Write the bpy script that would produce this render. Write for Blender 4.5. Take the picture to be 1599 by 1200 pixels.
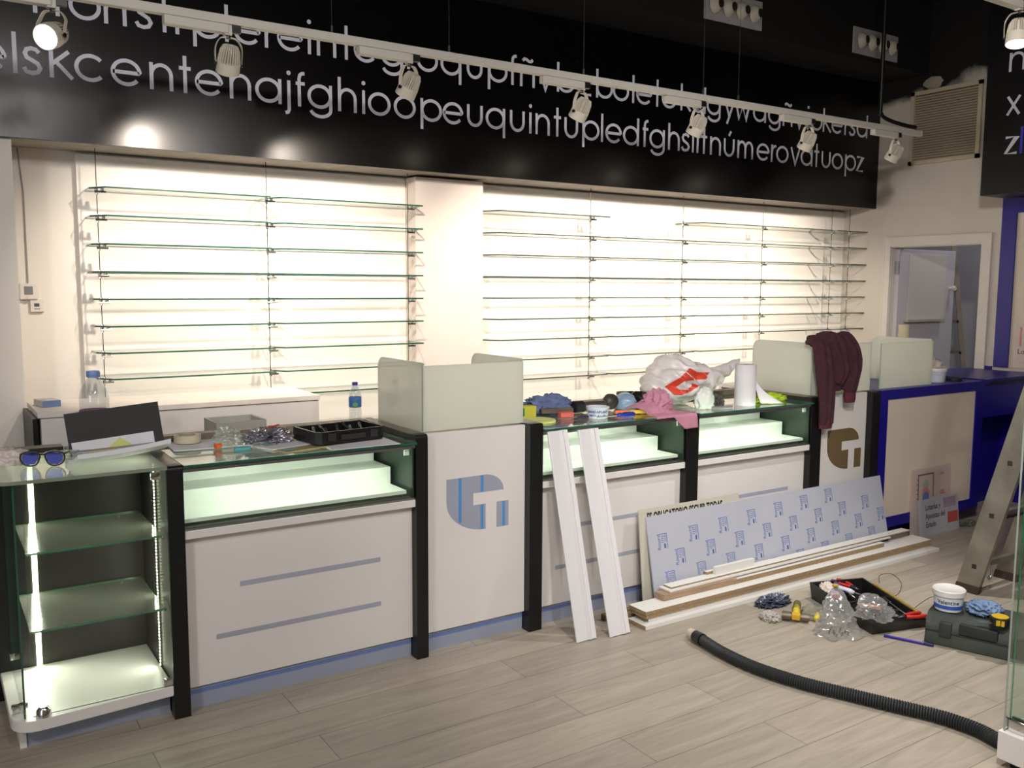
import bpy, bmesh, math, random
from mathutils import Vector, Matrix, noise
PI = math.pi
random.seed(7)
for o in list(bpy.data.objects): bpy.data.objects.remove(o)
S = bpy.context.scene
COL = S.collection
R = math.radians

# ------------------------------------------------------------ camera
cam = bpy.data.cameras.new('camera'); camo = bpy.data.objects.new('camera', cam); COL.objects.link(camo)
yaw, pit, rol = R(33.3093), R(6.1614), R(0.2893)
f = Vector((math.sin(yaw)*math.cos(pit), math.cos(yaw)*math.cos(pit), -math.sin(pit)))
r = Vector((math.cos(yaw), -math.sin(yaw), 0)); u = r.cross(f)
r2 = math.cos(rol)*r + math.sin(rol)*u; u2 = -math.sin(rol)*r + math.cos(rol)*u
M = Matrix((r2, u2, -f)).transposed().to_4x4(); M.translation = Vector((.2917, -3.2523, 1.557))
camo.matrix_world = M
cam.sensor_fit = 'HORIZONTAL'; cam.sensor_width = 36; cam.lens = 1410.1/1599*36
cam.clip_start = .02; cam.clip_end = 60
S.camera = camo
# ------------------------------------------------------------ view, world
S.view_settings.view_transform = 'Standard'; S.view_settings.look = 'None'
S.view_settings.exposure = 0.0; S.view_settings.gamma = 1; S.view_settings.use_curve_mapping = False
W = bpy.data.worlds.new('world'); S.world = W; W.use_nodes = True
W.node_tree.nodes['Background'].inputs[0].default_value = (.55, .58, .65, 1)
W.node_tree.nodes['Background'].inputs[1].default_value = .02

def light(name, kind, loc, target, energy, color=(1, 1, 1), parent=None, **k):
    d = bpy.data.lights.new(name, kind); d.energy = energy; d.color = color
    for a, b in k.items(): setattr(d, a, b)
    o = bpy.data.objects.new(name, d); COL.objects.link(o)
    o.location = loc
    if target is not None:
        o.rotation_euler = (Vector(target)-Vector(loc)).to_track_quat('-Z', 'Y').to_euler()
    if parent: o.parent = parent
    return o
WARM = (1, .87, .73); NEUT = (1, .95, .91)
LAMP_X = [1.391, 2.197, 3.169, 3.987, 4.922, 5.806]
# unseen spots, added as general fill, on the customer side of the counter (behind and beside the camera)
for (x, y, tx, ty, e) in ((-1.6, -2.6, .8, .3, 50), (.6, -3.4, 1.6, .2, 46), (2.6, -3.6, 3.2, -.4, 50), (1.9, -2.4, 5.0, -.4, 125)):
    light('unseen_fill_spot', 'SPOT', (x, y, 2.95), (tx, ty, .3), e*2.35, NEUT, spot_size=R(105), spot_blend=1, shadow_soft_size=.09)
light('unseen_fill_spot', 'SPOT', (1.05, -3.0, 3.1), (3.2, 1.43, 2.5), 85, NEUT, spot_size=R(110), spot_blend=1, shadow_soft_size=.28)  # unseen spot added to brighten the sign letters and haze the fascia
light('cool_side_fill', 'AREA', (-2.3, -3.2, 1.5), (2.5, -.5, .6), 30, (.86, .92, 1), shape='RECTANGLE', size=1.6, size_y=2.0)  # unseen cool fill from the left; the wall there has no window

# ------------------------------------------------------------ materials
def lin(c):
    c = c/255
    return c/12.92 if c <= .04045 else ((c+.055)/1.055)**2.4
def rgb(*c): return tuple(lin(x) for x in c)+(1,)
MC = {}
def mat(name, col, rough=.5, metal=0, var=.06, vscale=6, bump=0, bscale=60, spec=.5, emit=None, estr=0, coat=0, stretch=None, col2=None):
    if name in MC: return MC[name]
    m = bpy.data.materials.new(name); m.use_nodes = True; nt = m.node_tree; N = nt.nodes; L = nt.links
    b = N['Principled BSDF']; c = rgb(*col)
    b.inputs['Roughness'].default_value = rough; b.inputs['Metallic'].default_value = metal
    b.inputs['Specular IOR Level'].default_value = spec; b.inputs['Coat Weight'].default_value = coat
    tc = N.new('ShaderNodeTexCoord'); mp = N.new('ShaderNodeMapping'); L.new(tc.outputs['Object'], mp.inputs['Vector'])
    if stretch: mp.inputs['Scale'].default_value = stretch
    nz = N.new('ShaderNodeTexNoise'); nz.inputs['Scale'].default_value = vscale; nz.inputs['Detail'].default_value = 4
    L.new(mp.outputs[0], nz.inputs['Vector'])
    mx = N.new('ShaderNodeMix'); mx.data_type = 'RGBA'
    a = tuple(x*(1-var) for x in c[:3])+(1,); d = tuple(min(1, x*(1+var)) for x in c[:3])+(1,)
    if col2: d = rgb(*col2); a = c
    mx.inputs[6].default_value = a; mx.inputs[7].default_value = d
    cr = N.new('ShaderNodeMapRange'); cr.inputs[1].default_value = .3; cr.inputs[2].default_value = .7
    L.new(nz.outputs[0], cr.inputs[0]); L.new(cr.outputs[0], mx.inputs[0]); L.new(mx.outputs[2], b.inputs['Base Color'])
    if bump:
        n2 = N.new('ShaderNodeTexNoise'); n2.inputs['Scale'].default_value = bscale; L.new(mp.outputs[0], n2.inputs['Vector'])
        bp = N.new('ShaderNodeBump'); bp.inputs['Strength'].default_value = bump; bp.inputs['Distance'].default_value = .01
        L.new(n2.outputs[0], bp.inputs['Height']); L.new(bp.outputs[0], b.inputs['Normal'])
    if emit:
        b.inputs['Emission Color'].default_value = emit; b.inputs['Emission Strength'].default_value = estr
    MC[name] = m; return m
def glassmat(name, tint=(.985, .995, .99), refl=.0, rough=0.0, frost=0, milky=(.8, .85, .8)):
    """thin pane: clear transmission with a fresnel reflection; frost mixes a milky translucent layer"""
    if name in MC: return MC[name]
    m = bpy.data.materials.new(name); m.use_nodes = True; nt = m.node_tree; N = nt.nodes; L = nt.links
    N.remove(N['Principled BSDF']); out = N['Material Output']
    tr = N.new('ShaderNodeBsdfTransparent'); tr.inputs[0].default_value = tint+(1,)
    gl = N.new('ShaderNodeBsdfGlossy'); gl.inputs['Roughness'].default_value = rough; gl.inputs[0].default_value = (1, 1, 1, 1)
    fr = N.new('ShaderNodeLayerWeight'); fr.inputs[0].default_value = .5
    pw = N.new('ShaderNodeMath'); pw.operation = 'POWER'; pw.inputs[1].default_value = 5; L.new(fr.outputs['Facing'], pw.inputs[0])
    mx = N.new('ShaderNodeMixShader')
    ad = N.new('ShaderNodeMath'); ad.operation = 'MULTIPLY_ADD'; ad.use_clamp = True; ad.inputs[1].default_value = .9; ad.inputs[2].default_value = .035+refl; L.new(pw.outputs[0], ad.inputs[0])
    base = tr.outputs[0]
    if frost:
        tl = N.new('ShaderNodeBsdfTranslucent'); tl.inputs[0].default_value = milky+(1,)
        df = N.new('ShaderNodeBsdfDiffuse'); df.inputs[0].default_value = milky+(1,)
        m2 = N.new('ShaderNodeMixShader'); m2.inputs[0].default_value = .5; L.new(tl.outputs[0], m2.inputs[1]); L.new(df.outputs[0], m2.inputs[2])
        m3 = N.new('ShaderNodeMixShader'); m3.inputs[0].default_value = frost; L.new(tr.outputs[0], m3.inputs[1]); L.new(m2.outputs[0], m3.inputs[2])
        base = m3.outputs[0]
    L.new(ad.outputs[0], mx.inputs[0]); L.new(base, mx.inputs[1]); L.new(gl.outputs[0], mx.inputs[2]); L.new(mx.outputs[0], out.inputs[0])
    MC[name] = m; return m

white_lam = mat('white_laminate', (224, 219, 216), .42, var=.015, vscale=3)
white_wall = mat('white_wall_paint', (226, 220, 212), .8, var=.02, vscale=2, bump=.05, bscale=90)
wall_r = mat('right_wall_paint', (205, 197, 186), .8, var=.03, vscale=2, bump=.05, bscale=90)
grey_room = mat('storeroom_paint', (168, 165, 170), .85, var=.03)
back_lam = mat('backing_board_white', (236, 231, 224), .55, var=.01)
black_lam = mat('black_laminate', (13, 12, 11), .42, var=.15, bump=.03, bscale=40)
black_ceil = mat('black_ceiling_paint', (10, 9, 9), .9)
gloss_black = mat('glossy_black_vinyl', (8, 7, 7), .235, var=.1, spec=.4)
sign_white = mat('sign_letter_white', (238, 236, 252), .6, var=.0)
alu = mat('brushed_aluminium', (178, 178, 180), .33, 1, var=.05)
alu_old = mat('worn_ladder_aluminium', (168, 162, 148), .45, .75, var=.2, vscale=5, col2=(120, 114, 104))
film = mat('protective_film_grey_blue', (158, 162, 178), .45, var=.03)
film_dark = mat('protective_film_blue_print', (38, 92, 170), .5)
groove = mat('handle_groove_grey', (166, 167, 182), .5)
chrome = mat('chrome', (215, 215, 215), .12, 1, var=.02)
blue = mat('blue_laminate', (22, 14, 128), .35, var=.04)
cream = mat('cream_panel', (215, 202, 184), .55, var=.015)
track_w = mat('track_white', (205, 200, 190), .45, var=.03)
lamp_w = mat('lamp_ivory_metal', (214, 206, 190), .4, var=.04)
glow_lens = mat('lamp_lens', (255, 240, 220), .5, emit=(1, .9, .75, 1), estr=14)
glow_cool = mat('lamp_lens_cool', (255, 250, 245), .5, emit=(1, .97, .95, 1), estr=14)
led = mat('led_strip', (255, 255, 230), .5, emit=(.96, 1, .66, 1), estr=9)
led_c = mat('counter_led', (255, 255, 230), .5, emit=(.9, 1, .88, 1), estr=6)
glass = glassmat('clear_glass')
glass_refl = glassmat('clear_glass_dusty', (.92, .95, .92), .02, .03)
frosted = glassmat('frosted_glass', (.93, .96, .92), .0, .05, frost=.8, milky=(.93, .94, .86))
edge = mat('glass_edge_green', (42, 86, 70), .15, var=.2, spec=.8)
edge_dark = mat('glass_edge_dark', (60, 72, 62), .2, var=.2, spec=.8)
edge_bright = mat('glass_edge_bright', (66, 122, 98), .15, var=.25, vscale=12, spec=.8)
frost_edge = mat('frosted_pane_edge', (150, 168, 152), .3)
mirror_dk = mat('dark_green_side_glass', (40, 54, 45), .3, var=.15, spec=.4)
wood_ledge = mat('taupe_wood_ledge', (128, 112, 98), .5, var=.12, vscale=10, stretch=(1, 8, 1))
taupe_top = mat('gable_top_wood', (92, 80, 68), .35, var=.15, vscale=8, stretch=(8, 1, 1))
paper = mat('white_paper', (222, 220, 226), .8, var=.02)
paper_ink = mat('paper_print_grey', (120, 122, 135), .8)
rubber = mat('black_rubber', (26, 26, 27), .55, var=.15)
blk_pl = mat('black_plastic', (24, 23, 23), .35, var=.15, bump=.05)
chip = mat('chipboard_edge', (150, 126, 92), .85, var=.3, vscale=160, bump=.2, bscale=200)
pine = mat('raw_pine', (158, 132, 106), .7, var=.18, vscale=6, stretch=(1, 14, 14))
ink_black = mat('black_ink', (24, 24, 26), .6)
ink_blue = mat('blue_print_ink', (104, 124, 178), .6)

def floor_mat():
    m = bpy.data.materials.new('grey_oak_laminate_floor'); m.use_nodes = True; nt = m.node_tree; N = nt.nodes; L = nt.links
    b = N['Principled BSDF']; b.inputs['Roughness'].default_value = .42; b.inputs['Specular IOR Level'].default_value = .35
    tc = N.new('ShaderNodeTexCoord'); br = N.new('ShaderNodeTexBrick'); br.offset = .37; br.inputs['Scale'].default_value = 1
    br.inputs['Brick Width'].default_value = 1.38; br.inputs['Row Height'].default_value = .193; br.inputs['Mortar Size'].default_value = .0014
    br.inputs['Color1'].default_value = rgb(178, 167, 151); br.inputs['Color2'].default_value = rgb(160, 150, 136); br.inputs['Mortar'].default_value = rgb(112, 102, 92)
    L.new(tc.outputs['Object'], br.inputs['Vector'])
    mp = N.new('ShaderNodeMapping'); mp.inputs['Scale'].default_value = (1.1, 11, 1); L.new(tc.outputs['Object'], mp.inputs['Vector'])
    nz = N.new('ShaderNodeTexNoise'); nz.inputs['Scale'].default_value = 2.4; nz.inputs['Detail'].default_value = 7; nz.inputs['Roughness'].default_value = .62; nz.inputs['Distortion'].default_value = .8
    L.new(mp.outputs[0], nz.inputs['Vector'])
    cr = N.new('ShaderNodeValToRGB'); cr.color_ramp.elements[0].position = .32; cr.color_ramp.elements[1].position = .68
    cr.color_ramp.elements[0].color = (.80, .79, .78, 1); cr.color_ramp.elements[1].color = (1.06, 1.06, 1.07, 1)
    L.new(nz.outputs[0], cr.inputs[0])
    n2 = N.new('ShaderNodeTexNoise'); n2.inputs['Scale'].default_value = 1.3; n2.inputs['Detail'].default_value = 3; L.new(tc.outputs['Object'], n2.inputs['Vector'])
    c2 = N.new('ShaderNodeMapRange'); c2.inputs[3].default_value = .88; c2.inputs[4].default_value = 1.1; L.new(n2.outputs[0], c2.inputs[0])
    mx = N.new('ShaderNodeMix'); mx.data_type = 'RGBA'; mx.blend_type = 'MULTIPLY'; mx.inputs[0].default_value = 1
    L.new(br.outputs[0], mx.inputs[6]); L.new(cr.outputs[0], mx.inputs[7])
    m2 = N.new('ShaderNodeMix'); m2.data_type = 'RGBA'; m2.blend_type = 'MULTIPLY'; m2.inputs[0].default_value = 1
    L.new(mx.outputs[2], m2.inputs[6]); L.new(c2.outputs[0], m2.inputs[7]); L.new(m2.outputs[2], b.inputs['Base Color'])
    bp = N.new('ShaderNodeBump'); bp.inputs['Strength'].default_value = .12; bp.inputs['Distance'].default_value = .003; L.new(nz.outputs[0], bp.inputs['Height']); L.new(bp.outputs[0], b.inputs['Normal'])
    return m
def film_plinth():
    """grey-blue film with a band of thin blue stripes near the top (object z 0..h)"""
    m = bpy.data.materials.new('plinth_film_striped'); m.use_nodes = True; nt = m.node_tree; N = nt.nodes; L = nt.links
    b = N['Principled BSDF']; b.inputs['Roughness'].default_value = .4
    tc = N.new('ShaderNodeTexCoord'); sp = N.new('ShaderNodeSeparateXYZ'); L.new(tc.outputs['Object'], sp.inputs[0])
    def cmp(op, v):
        q = N.new('ShaderNodeMath'); q.operation = op; q.inputs[1].default_value = v; return q
    a = cmp('GREATER_THAN', .055); L.new(sp.outputs[2], a.inputs[0]); c = cmp('LESS_THAN', .072); L.new(sp.outputs[2], c.inputs[0])
    ml = N.new('ShaderNodeMath'); ml.operation = 'MULTIPLY'; L.new(a.outputs[0], ml.inputs[0]); L.new(c.outputs[0], ml.inputs[1])
    w = N.new('ShaderNodeMath'); w.operation = 'MULTIPLY'; w.inputs[1].default_value = 2*PI/.006; L.new(sp.outputs[2], w.inputs[0])
    s = N.new('ShaderNodeMath'); s.operation = 'SINE'; L.new(w.outputs[0], s.inputs[0]); g = cmp('GREATER_THAN', -.3); L.new(s.outputs[0], g.inputs[0])
    k = N.new('ShaderNodeMath'); k.operation = 'MULTIPLY'; L.new(ml.outputs[0], k.inputs[0]); L.new(g.outputs[0], k.inputs[1])
    mx = N.new('ShaderNodeMix'); mx.data_type = 'RGBA'; mx.inputs[6].default_value = rgb(150, 157, 176); mx.inputs[7].default_value = rgb(40, 96, 176)
    L.new(k.outputs[0], mx.inputs[0]); L.new(mx.outputs[2], b.inputs['Base Color'])
    return m
FLOOR = floor_mat(); PLINTH = film_plinth()

# ------------------------------------------------------------ helpers
def newbm(): return bmesh.new()
def obj(name, bm, m=None, parent=None, label=None, smooth=False, loc=None, rot=None):
    me = bpy.data.meshes.new(name); bmesh.ops.recalc_face_normals(bm, faces=bm.faces[:]) ; bm.to_mesh(me); bm.free()
    if m is not None:
        for q in (m if isinstance(m, (list, tuple)) else [m]): me.materials.append(q)
    o = bpy.data.objects.new(name, me); COL.objects.link(o)
    if smooth:
        for p in me.polygons: p.use_smooth = True
        if smooth != True:
            me.set_sharp_from_angle(angle=R(smooth))
    if loc: o.location = loc
    if rot: o.rotation_euler = rot
    if parent: o.parent = parent
    if label: o['label'] = label
    return o
def thing(name, label, cat, loc=(0, 0, 0), rot=(0, 0, 0), group=None):
    o = bpy.data.objects.new(name, None); COL.objects.link(o); o.location = loc
    o.rotation_euler = rot if isinstance(rot, (tuple, list)) else (0, 0, rot)
    o.empty_display_size = .05
    o['label'] = label; o['category'] = cat
    if group: o['group'] = group
    return o
def tag(o, label, cat, group=None):
    o['label'] = label; o['category'] = cat
    if group: o['group'] = group
    return o
def struct(name, bm, m, parent=None, smooth=False):
    o = obj(name, bm, m, parent, smooth=smooth)
    if not parent: o['kind'] = 'structure'
    return o
def dup(root, loc, rot=None, label=None, group=None):
    q = root.copy(); COL.objects.link(q); q.location = loc
    if rot is not None: q.rotation_euler = rot
    if label: q['label'] = label
    if group: q['group'] = group
    for ch in list(root.children):
        c = ch.copy(); COL.objects.link(c); c.parent = q
        for g in ch.children:
            d = g.copy(); COL.objects.link(d); d.parent = c
    return q
def box(bm, a, b, bev=0, mi=0, seg=2, mx=None):
    x0, y0, z0 = a; x1, y1, z1 = b
    t = bmesh.new()
    vs = [t.verts.new((x, y, z)) for z in (z0, z1) for y in (y0, y1) for x in (x0, x1)]
    for q in ((0, 1, 3, 2), (4, 6, 7, 5), (0, 4, 5, 1), (2, 3, 7, 6), (0, 2, 6, 4), (1, 5, 7, 3)): t.faces.new([vs[i] for i in q])
    if bev: bmesh.ops.bevel(t, geom=t.edges[:], offset=bev, segments=seg, affect='EDGES', profile=.5)
    return merge(bm, t, mx, mi)
def merge(bm, t, mx=None, mi=0):
    if mx is not None: bmesh.ops.transform(t, matrix=mx, verts=t.verts)
    for fc in t.faces: fc.material_index = mi if mi is not None else fc.material_index
    bmesh.ops.recalc_face_normals(t, faces=t.faces[:])
    me = bpy.data.meshes.new('tmp'); t.to_mesh(me); t.free(); bm.from_mesh(me); bpy.data.meshes.remove(me)
    return bm
def align(p, q):
    d = Vector(q)-Vector(p)
    return Matrix.Translation(Vector(p)) @ d.to_track_quat('Z', 'Y').to_matrix().to_4x4(), d.length
def cyl(bm, p, q, r1, r2=None, seg=20, mi=0, caps=True, bev=0):
    mx, L = align(p, q); t = bmesh.new()
    bmesh.ops.create_cone(t, cap_ends=caps, segments=seg, radius1=r1, radius2=r1 if r2 is None else r2, depth=L, matrix=Matrix.Translation((0, 0, L/2)))
    if bev:
        es = [e for e in t.edges if abs(e.verts[0].co.z-e.verts[1].co.z) < 1e-6]
        bmesh.ops.bevel(t, geom=es, offset=bev, segments=2, affect='EDGES')
    return merge(bm, t, mx, mi)
def lathe(bm, prof, mx=None, seg=32, mi=0, sx=1, sy=1):
    t = bmesh.new(); rings = []
    for rr, z in prof:
        if rr < 1e-6: rings.append([t.verts.new((0, 0, z))])
        else: rings.append([t.verts.new((rr*sx*math.cos(2*PI*i/seg), rr*sy*math.sin(2*PI*i/seg), z)) for i in range(seg)])
    for a, b in zip(rings, rings[1:]):
        for i in range(seg):
            j = (i+1) % seg
            if len(a) == 1 and len(b) == 1: continue
            if len(a) == 1: t.faces.new((a[0], b[i], b[j]))
            elif len(b) == 1: t.faces.new((a[i], a[j], b[0]))
            else: t.faces.new((a[i], a[j], b[j], b[i]))
    return merge(bm, t, mx, mi)
def prism(bm, pts, p0, p1, axis='Y', mi=0, bev=0):
    """2-D outline extruded along an axis: Y -> pts are (x,z); X -> (y,z); Z -> (x,y)"""
    t = bmesh.new()
    def v(a, b, h): return {'Y': (a, h, b), 'X': (h, a, b), 'Z': (a, b, h)}[axis]
    A = [t.verts.new(v(a, b, p0)) for a, b in pts]; B = [t.verts.new(v(a, b, p1)) for a, b in pts]
    n = len(pts)
    for i in range(n): t.faces.new((A[i], A[(i+1) % n], B[(i+1) % n], B[i]))
    t.faces.new(A); t.faces.new(B[::-1])
    if bev: bmesh.ops.bevel(t, geom=t.edges[:], offset=bev, segments=2, affect='EDGES')
    return merge(bm, t, None, mi)
def catmull(P, n=8, closed=False):
    P = [Vector(p) for p in P]; out = []
    m = len(P)
    for i in range(m if closed else m-1):
        if closed: a, b, c, d = P[(i-1) % m], P[i], P[(i+1) % m], P[(i+2) % m]
        else: a, b, c, d = P[max(i-1, 0)], P[i], P[i+1], P[min(i+2, m-1)]
        for k in range(n):
            t = k/n
            out.append(.5*((2*b)+(c-a)*t+(2*a-5*b+4*c-d)*t*t+(3*b-a-3*c+d)*t*t*t))
    if not closed: out.append(P[-1])
    return out
def tube(bm, P, rad, seg=8, mi=0, caps=True, flat=1.0):
    """sweep along P; rad float or list; flat squashes the section"""
    P = [Vector(p) for p in P]; t = bmesh.new(); rings = []; n = len(P)
    up = Vector((0, 0, 1)); prev = None
    for i in range(n):
        d = (P[min(i+1, n-1)]-P[max(i-1, 0)]).normalized()
        if prev is None:
            s = d.cross(up)
            if s.length < .1: s = d.cross(Vector((1, 0, 0)))
            s.normalize()
        else:
            s = (prev-d*prev.dot(d)).normalized()
        prev = s; w = s.cross(d)
        rr = rad[i] if isinstance(rad, (list, tuple)) else rad
        rings.append([t.verts.new(P[i]+s*rr*math.cos(2*PI*k/seg)+w*rr*flat*math.sin(2*PI*k/seg)) for k in range(seg)])
    for a, b in zip(rings, rings[1:]):
        for k in range(seg): t.faces.new((a[k], a[(k+1) % seg], b[(k+1) % seg], b[k]))
    if caps: t.faces.new(rings[0][::-1]); t.faces.new(rings[-1])
    return merge(bm, t, None, mi)
def pane(name, a, b, thin, parent=None, m=None, em=None, label=None, bev=0):
    """glass sheet: faces across the thin axis get glass, the rim gets the edge material"""
    bm = newbm(); box(bm, a, b, bev)
    ax = 'XYZ'.index(thin)
    bm.normal_update()
    for fc in bm.faces: fc.material_index = 0 if abs(fc.normal[ax]) > .9 else 1
    return obj(name, bm, [m or glass, em or edge], parent, label)
def ngon_pane(name, pts, thin, h0, h1, parent=None, m=None, em=None):
    bm = newbm(); prism(bm, pts, h0, h1, thin); ax = 'XYZ'.index(thin); bm.normal_update()
    for fc in bm.faces: fc.material_index = 0 if abs(fc.normal[ax]) > .9 else 1
    return obj(name, bm, [m or glass, em or edge], parent)
def arc(cx, cy, rr, a0, a1, n=10): return [(cx+rr*math.cos(R(a0+(a1-a0)*i/n)), cy+rr*math.sin(R(a0+(a1-a0)*i/n))) for i in range(n+1)]
def text_mesh(s, size, m, parent, name='writing', mx=None, ext=.0004, align='LEFT', sx=1, bold=0):
    c = bpy.data.curves.new('t', 'FONT'); c.body = s; c.size = size; c.extrude = ext; c.align_x = align; c.offset = bold; c.resolution_u = 3
    o = bpy.data.objects.new('t', c); COL.objects.link(o)
    bpy.context.view_layer.update()
    me = bpy.data.meshes.new_from_object(o.evaluated_get(bpy.context.evaluated_depsgraph_get()))
    bpy.data.objects.remove(o); bpy.data.curves.remove(c)
    bm = newbm(); bm.from_mesh(me); bpy.data.meshes.remove(me)
    if sx != 1: bmesh.ops.scale(bm, vec=(sx, 1, 1), verts=bm.verts)
    if mx is not None: bmesh.ops.transform(bm, matrix=mx, verts=bm.verts)
    if parent is None: return bm
    return obj(name, bm, m, parent)
FACE_Y = Matrix.Rotation(PI/2, 4, 'X')      # text plane turned to face -Y
def crumple(bm, c, size, seed=0, sub=4, amp=.35, freq=3.0, flat=True, mi=0, ridge=True):
    """crumpled cloth or film lump standing on z=c.z"""
    t = bmesh.new(); bmesh.ops.create_icosphere(t, subdivisions=sub, radius=1)
    off = Vector((seed*7.3, seed*3.1, seed*1.7))
    for v in t.verts:
        d = v.co.normalized()
        n = noise.noise(d*freq+off); n2 = noise.noise(d*freq*2.3+off*2)
        if ridge: n = 1-2*abs(n); n2 = 1-2*abs(n2); k = 1+amp*(n-.55)+amp*.45*(n2-.55)
        else: k = 1+amp*n+amp*.4*n2
        v.co = Vector((d.x*size[0]*k, d.y*size[1]*k, d.z*size[2]*k))
        if flat and v.co.z < -size[2]*.5: v.co.z = -size[2]*.5
    dz = c[2]-min(v.co.z for v in t.verts)
    return merge(bm, t, Matrix.Translation((c[0], c[1], dz)), mi)
def sheet(bm, x0, y0, x1, y1, fz, nx=16, ny=12, th=.0015, mx=None, mi=0):
    t = bmesh.new()
    for s in (0, 1):
        g = [[t.verts.new((x0+(x1-x0)*i/nx, y0+(y1-y0)*j/ny, fz(i/nx, j/ny)+th*s)) for i in range(nx+1)] for j in range(ny+1)]
        for j in range(ny):
            for i in range(nx):
                q = (g[j][i], g[j][i+1], g[j+1][i+1], g[j+1][i]); t.faces.new(q if s else q[::-1])
        if s == 0: G0 = g
        else: G1 = g
    def side(a, b):
        for k in range(len(a)-1): t.faces.new((a[k], a[k+1], b[k+1], b[k]))
    side(G0[0], G1[0]); side(G1[-1], G0[-1]); side([x[0] for x in G1], [x[0] for x in G0]); side([x[-1] for x in G0], [x[-1] for x in G1])
    return merge(bm, t, mx, mi)

# ------------------------------------------------------------ the setting
RX, BY, FY = 6.97, 1.782, 1.434
bm = newbm(); box(bm, (-2.6, -5.2, -.1), (9.6, 3.2, 0)); struct('floor', bm, FLOOR)
bm = newbm(); box(bm, (-2.6, -5.2, 3.75), (9.6, 3.2, 3.85)); struct('ceiling', bm, black_ceil)
bm = newbm(); box(bm, (-2.6, BY, 0), (RX, BY+.12, 3.75)); struct('wall_back', bm, white_wall)
bm = newbm(); box(bm, (-2.7, -5.2, 0), (-2.6, BY, 3.75)); struct('wall_left', bm, white_wall)
bm = newbm(); box(bm, (-2.6, -5.3, 0), (9.6, -5.2, 3.75)); struct('wall_front', bm, wall_r)
# right wall with doorway y .509..1.286, top 1.90; dark paint above 3.1
DY0, DY1, DT = .509, 1.286, 1.90
def rwall_mat():
    m = mat('right_wall_black_top', (205, 197, 186), .8, var=.03, vscale=2); nt = m.node_tree; N = nt.nodes; L = nt.links; b = N['Principled BSDF']
    src = b.inputs['Base Color'].links[0].from_socket
    tc = N.new('ShaderNodeTexCoord'); sp = N.new('ShaderNodeSeparateXYZ'); L.new(tc.outputs['Object'], sp.inputs[0])
    nz = N.new('ShaderNodeTexNoise'); nz.inputs['Scale'].default_value = 5; nz.inputs['Detail'].default_value = 5; L.new(tc.outputs['Object'], nz.inputs[0])
    # brushed lower border of the black ceiling paint, slanting down towards the back wall
    y = N.new('ShaderNodeMath'); y.operation = 'MULTIPLY_ADD'; y.inputs[1].default_value = .17; y.inputs[2].default_value = 0; L.new(sp.outputs[1], y.inputs[0])
    a = N.new('ShaderNodeMath'); a.operation = 'ADD'; L.new(sp.outputs[2], a.inputs[0]); L.new(y.outputs[0], a.inputs[1])
    q = N.new('ShaderNodeMath'); q.operation = 'MULTIPLY_ADD'; q.inputs[1].default_value = .22; L.new(nz.outputs[0], q.inputs[0]); L.new(a.outputs[0], q.inputs[2])
    mr = N.new('ShaderNodeMapRange'); mr.inputs[1].default_value = 3.33; mr.inputs[2].default_value = 3.41; L.new(q.outputs[0], mr.inputs[0])
    mx = N.new('ShaderNodeMix'); mx.data_type = 'RGBA'; mx.inputs[7].default_value = rgb(14, 12, 11); L.new(src, mx.inputs[6]); L.new(mr.outputs[0], mx.inputs[0]); L.new(mx.outputs[2], b.inputs['Base Color'])
    return m
bm = newbm()
box(bm, (RX, -5.2, 0), (RX+.12, DY0, 3.75)); box(bm, (RX, DY1, 0), (RX+.12, BY+.12, 3.75)); box(bm, (RX, DY0, DT), (RX+.12, DY1, 3.75))
struct('wall_right', bm, rwall_mat())
# room beyond the doorway
bm = newbm(); box(bm, (9.2, -1, 0), (9.3, 3.2, 3.75)); box(bm, (RX+.12, 2.7, 0), (9.2, 2.8, 3.75)); box(bm, (RX+.12, -.6, 0), (9.2, -.5, 3.75))
struct('wall_storeroom', bm, grey_room)
light('storeroom_light', 'POINT', (7.9, .75, 3.1), None, 42, (.95, .95, 1), shadow_soft_size=.15)
# casing
bm = newbm(); t = .018
box(bm, (RX-t, DY1-.01, 0), (RX, DY1+.052, DT+.07)); box(bm, (RX-t, DY0-.067, 0), (RX, DY0+.01, DT+.07)); box(bm, (RX-t, DY0+.01, DT-.005), (RX, DY1-.01, DT+.07))
box(bm, (RX-t-.004, DY1+.04, 0), (RX-t, DY1+.052, DT+.07)); box(bm, (RX-t-.004, DY0-.067, 0), (RX-t, DY0-.055, DT+.07))
box(bm, (RX, DY1-.012, 0), (RX+.12, DY1, DT)); box(bm, (RX, DY0, 0), (RX+.12, DY0+.012, DT)); box(bm, (RX, DY0, DT-.012), (RX+.12, DY1, DT))
struct('trim_1', bm, mat('door_casing_white', (212, 205, 198), .5, var=.01))
# open door leaf, hinged on the far jamb, standing open into the storeroom
door = newbm(); box(door, (RX+.06, DY1-.045, .01), (7.84, DY1-.012, DT-.02), .003)
dr = struct('door_1', door, mat('door_leaf_white', (196, 192, 196), .5, var=.01))
bm = newbm(); cyl(bm, (7.77, DY1-.045, 1.56), (7.77, DY1-.075, 1.56), .012); cyl(bm, (7.77, DY1-.075, 1.56), (7.77, DY1-.10, 1.56), .024, bev=.006); obj('door_knob', bm, lamp_w, dr, smooth=30)
bm = newbm(); box(bm, (RX+.045, DY1-.05, 1.68), (RX+.06, DY1-.012, 1.78)); obj('hinge', bm, alu, dr)
bm = newbm(); box(bm, (7.17, DY1-.05, 1.30), (7.70, DY1-.045, 1.84)); obj('door_panel', bm, mat('door_sheet_cream', (205, 198, 190), .6, var=.01), dr)
bm = newbm(); box(bm, (7.13, DY1-.085, 1.28), (7.66, DY1-.045, 1.30)); obj('door_ledge', bm, mat('ledge_grey', (170, 162, 150), .6), dr)
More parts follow.
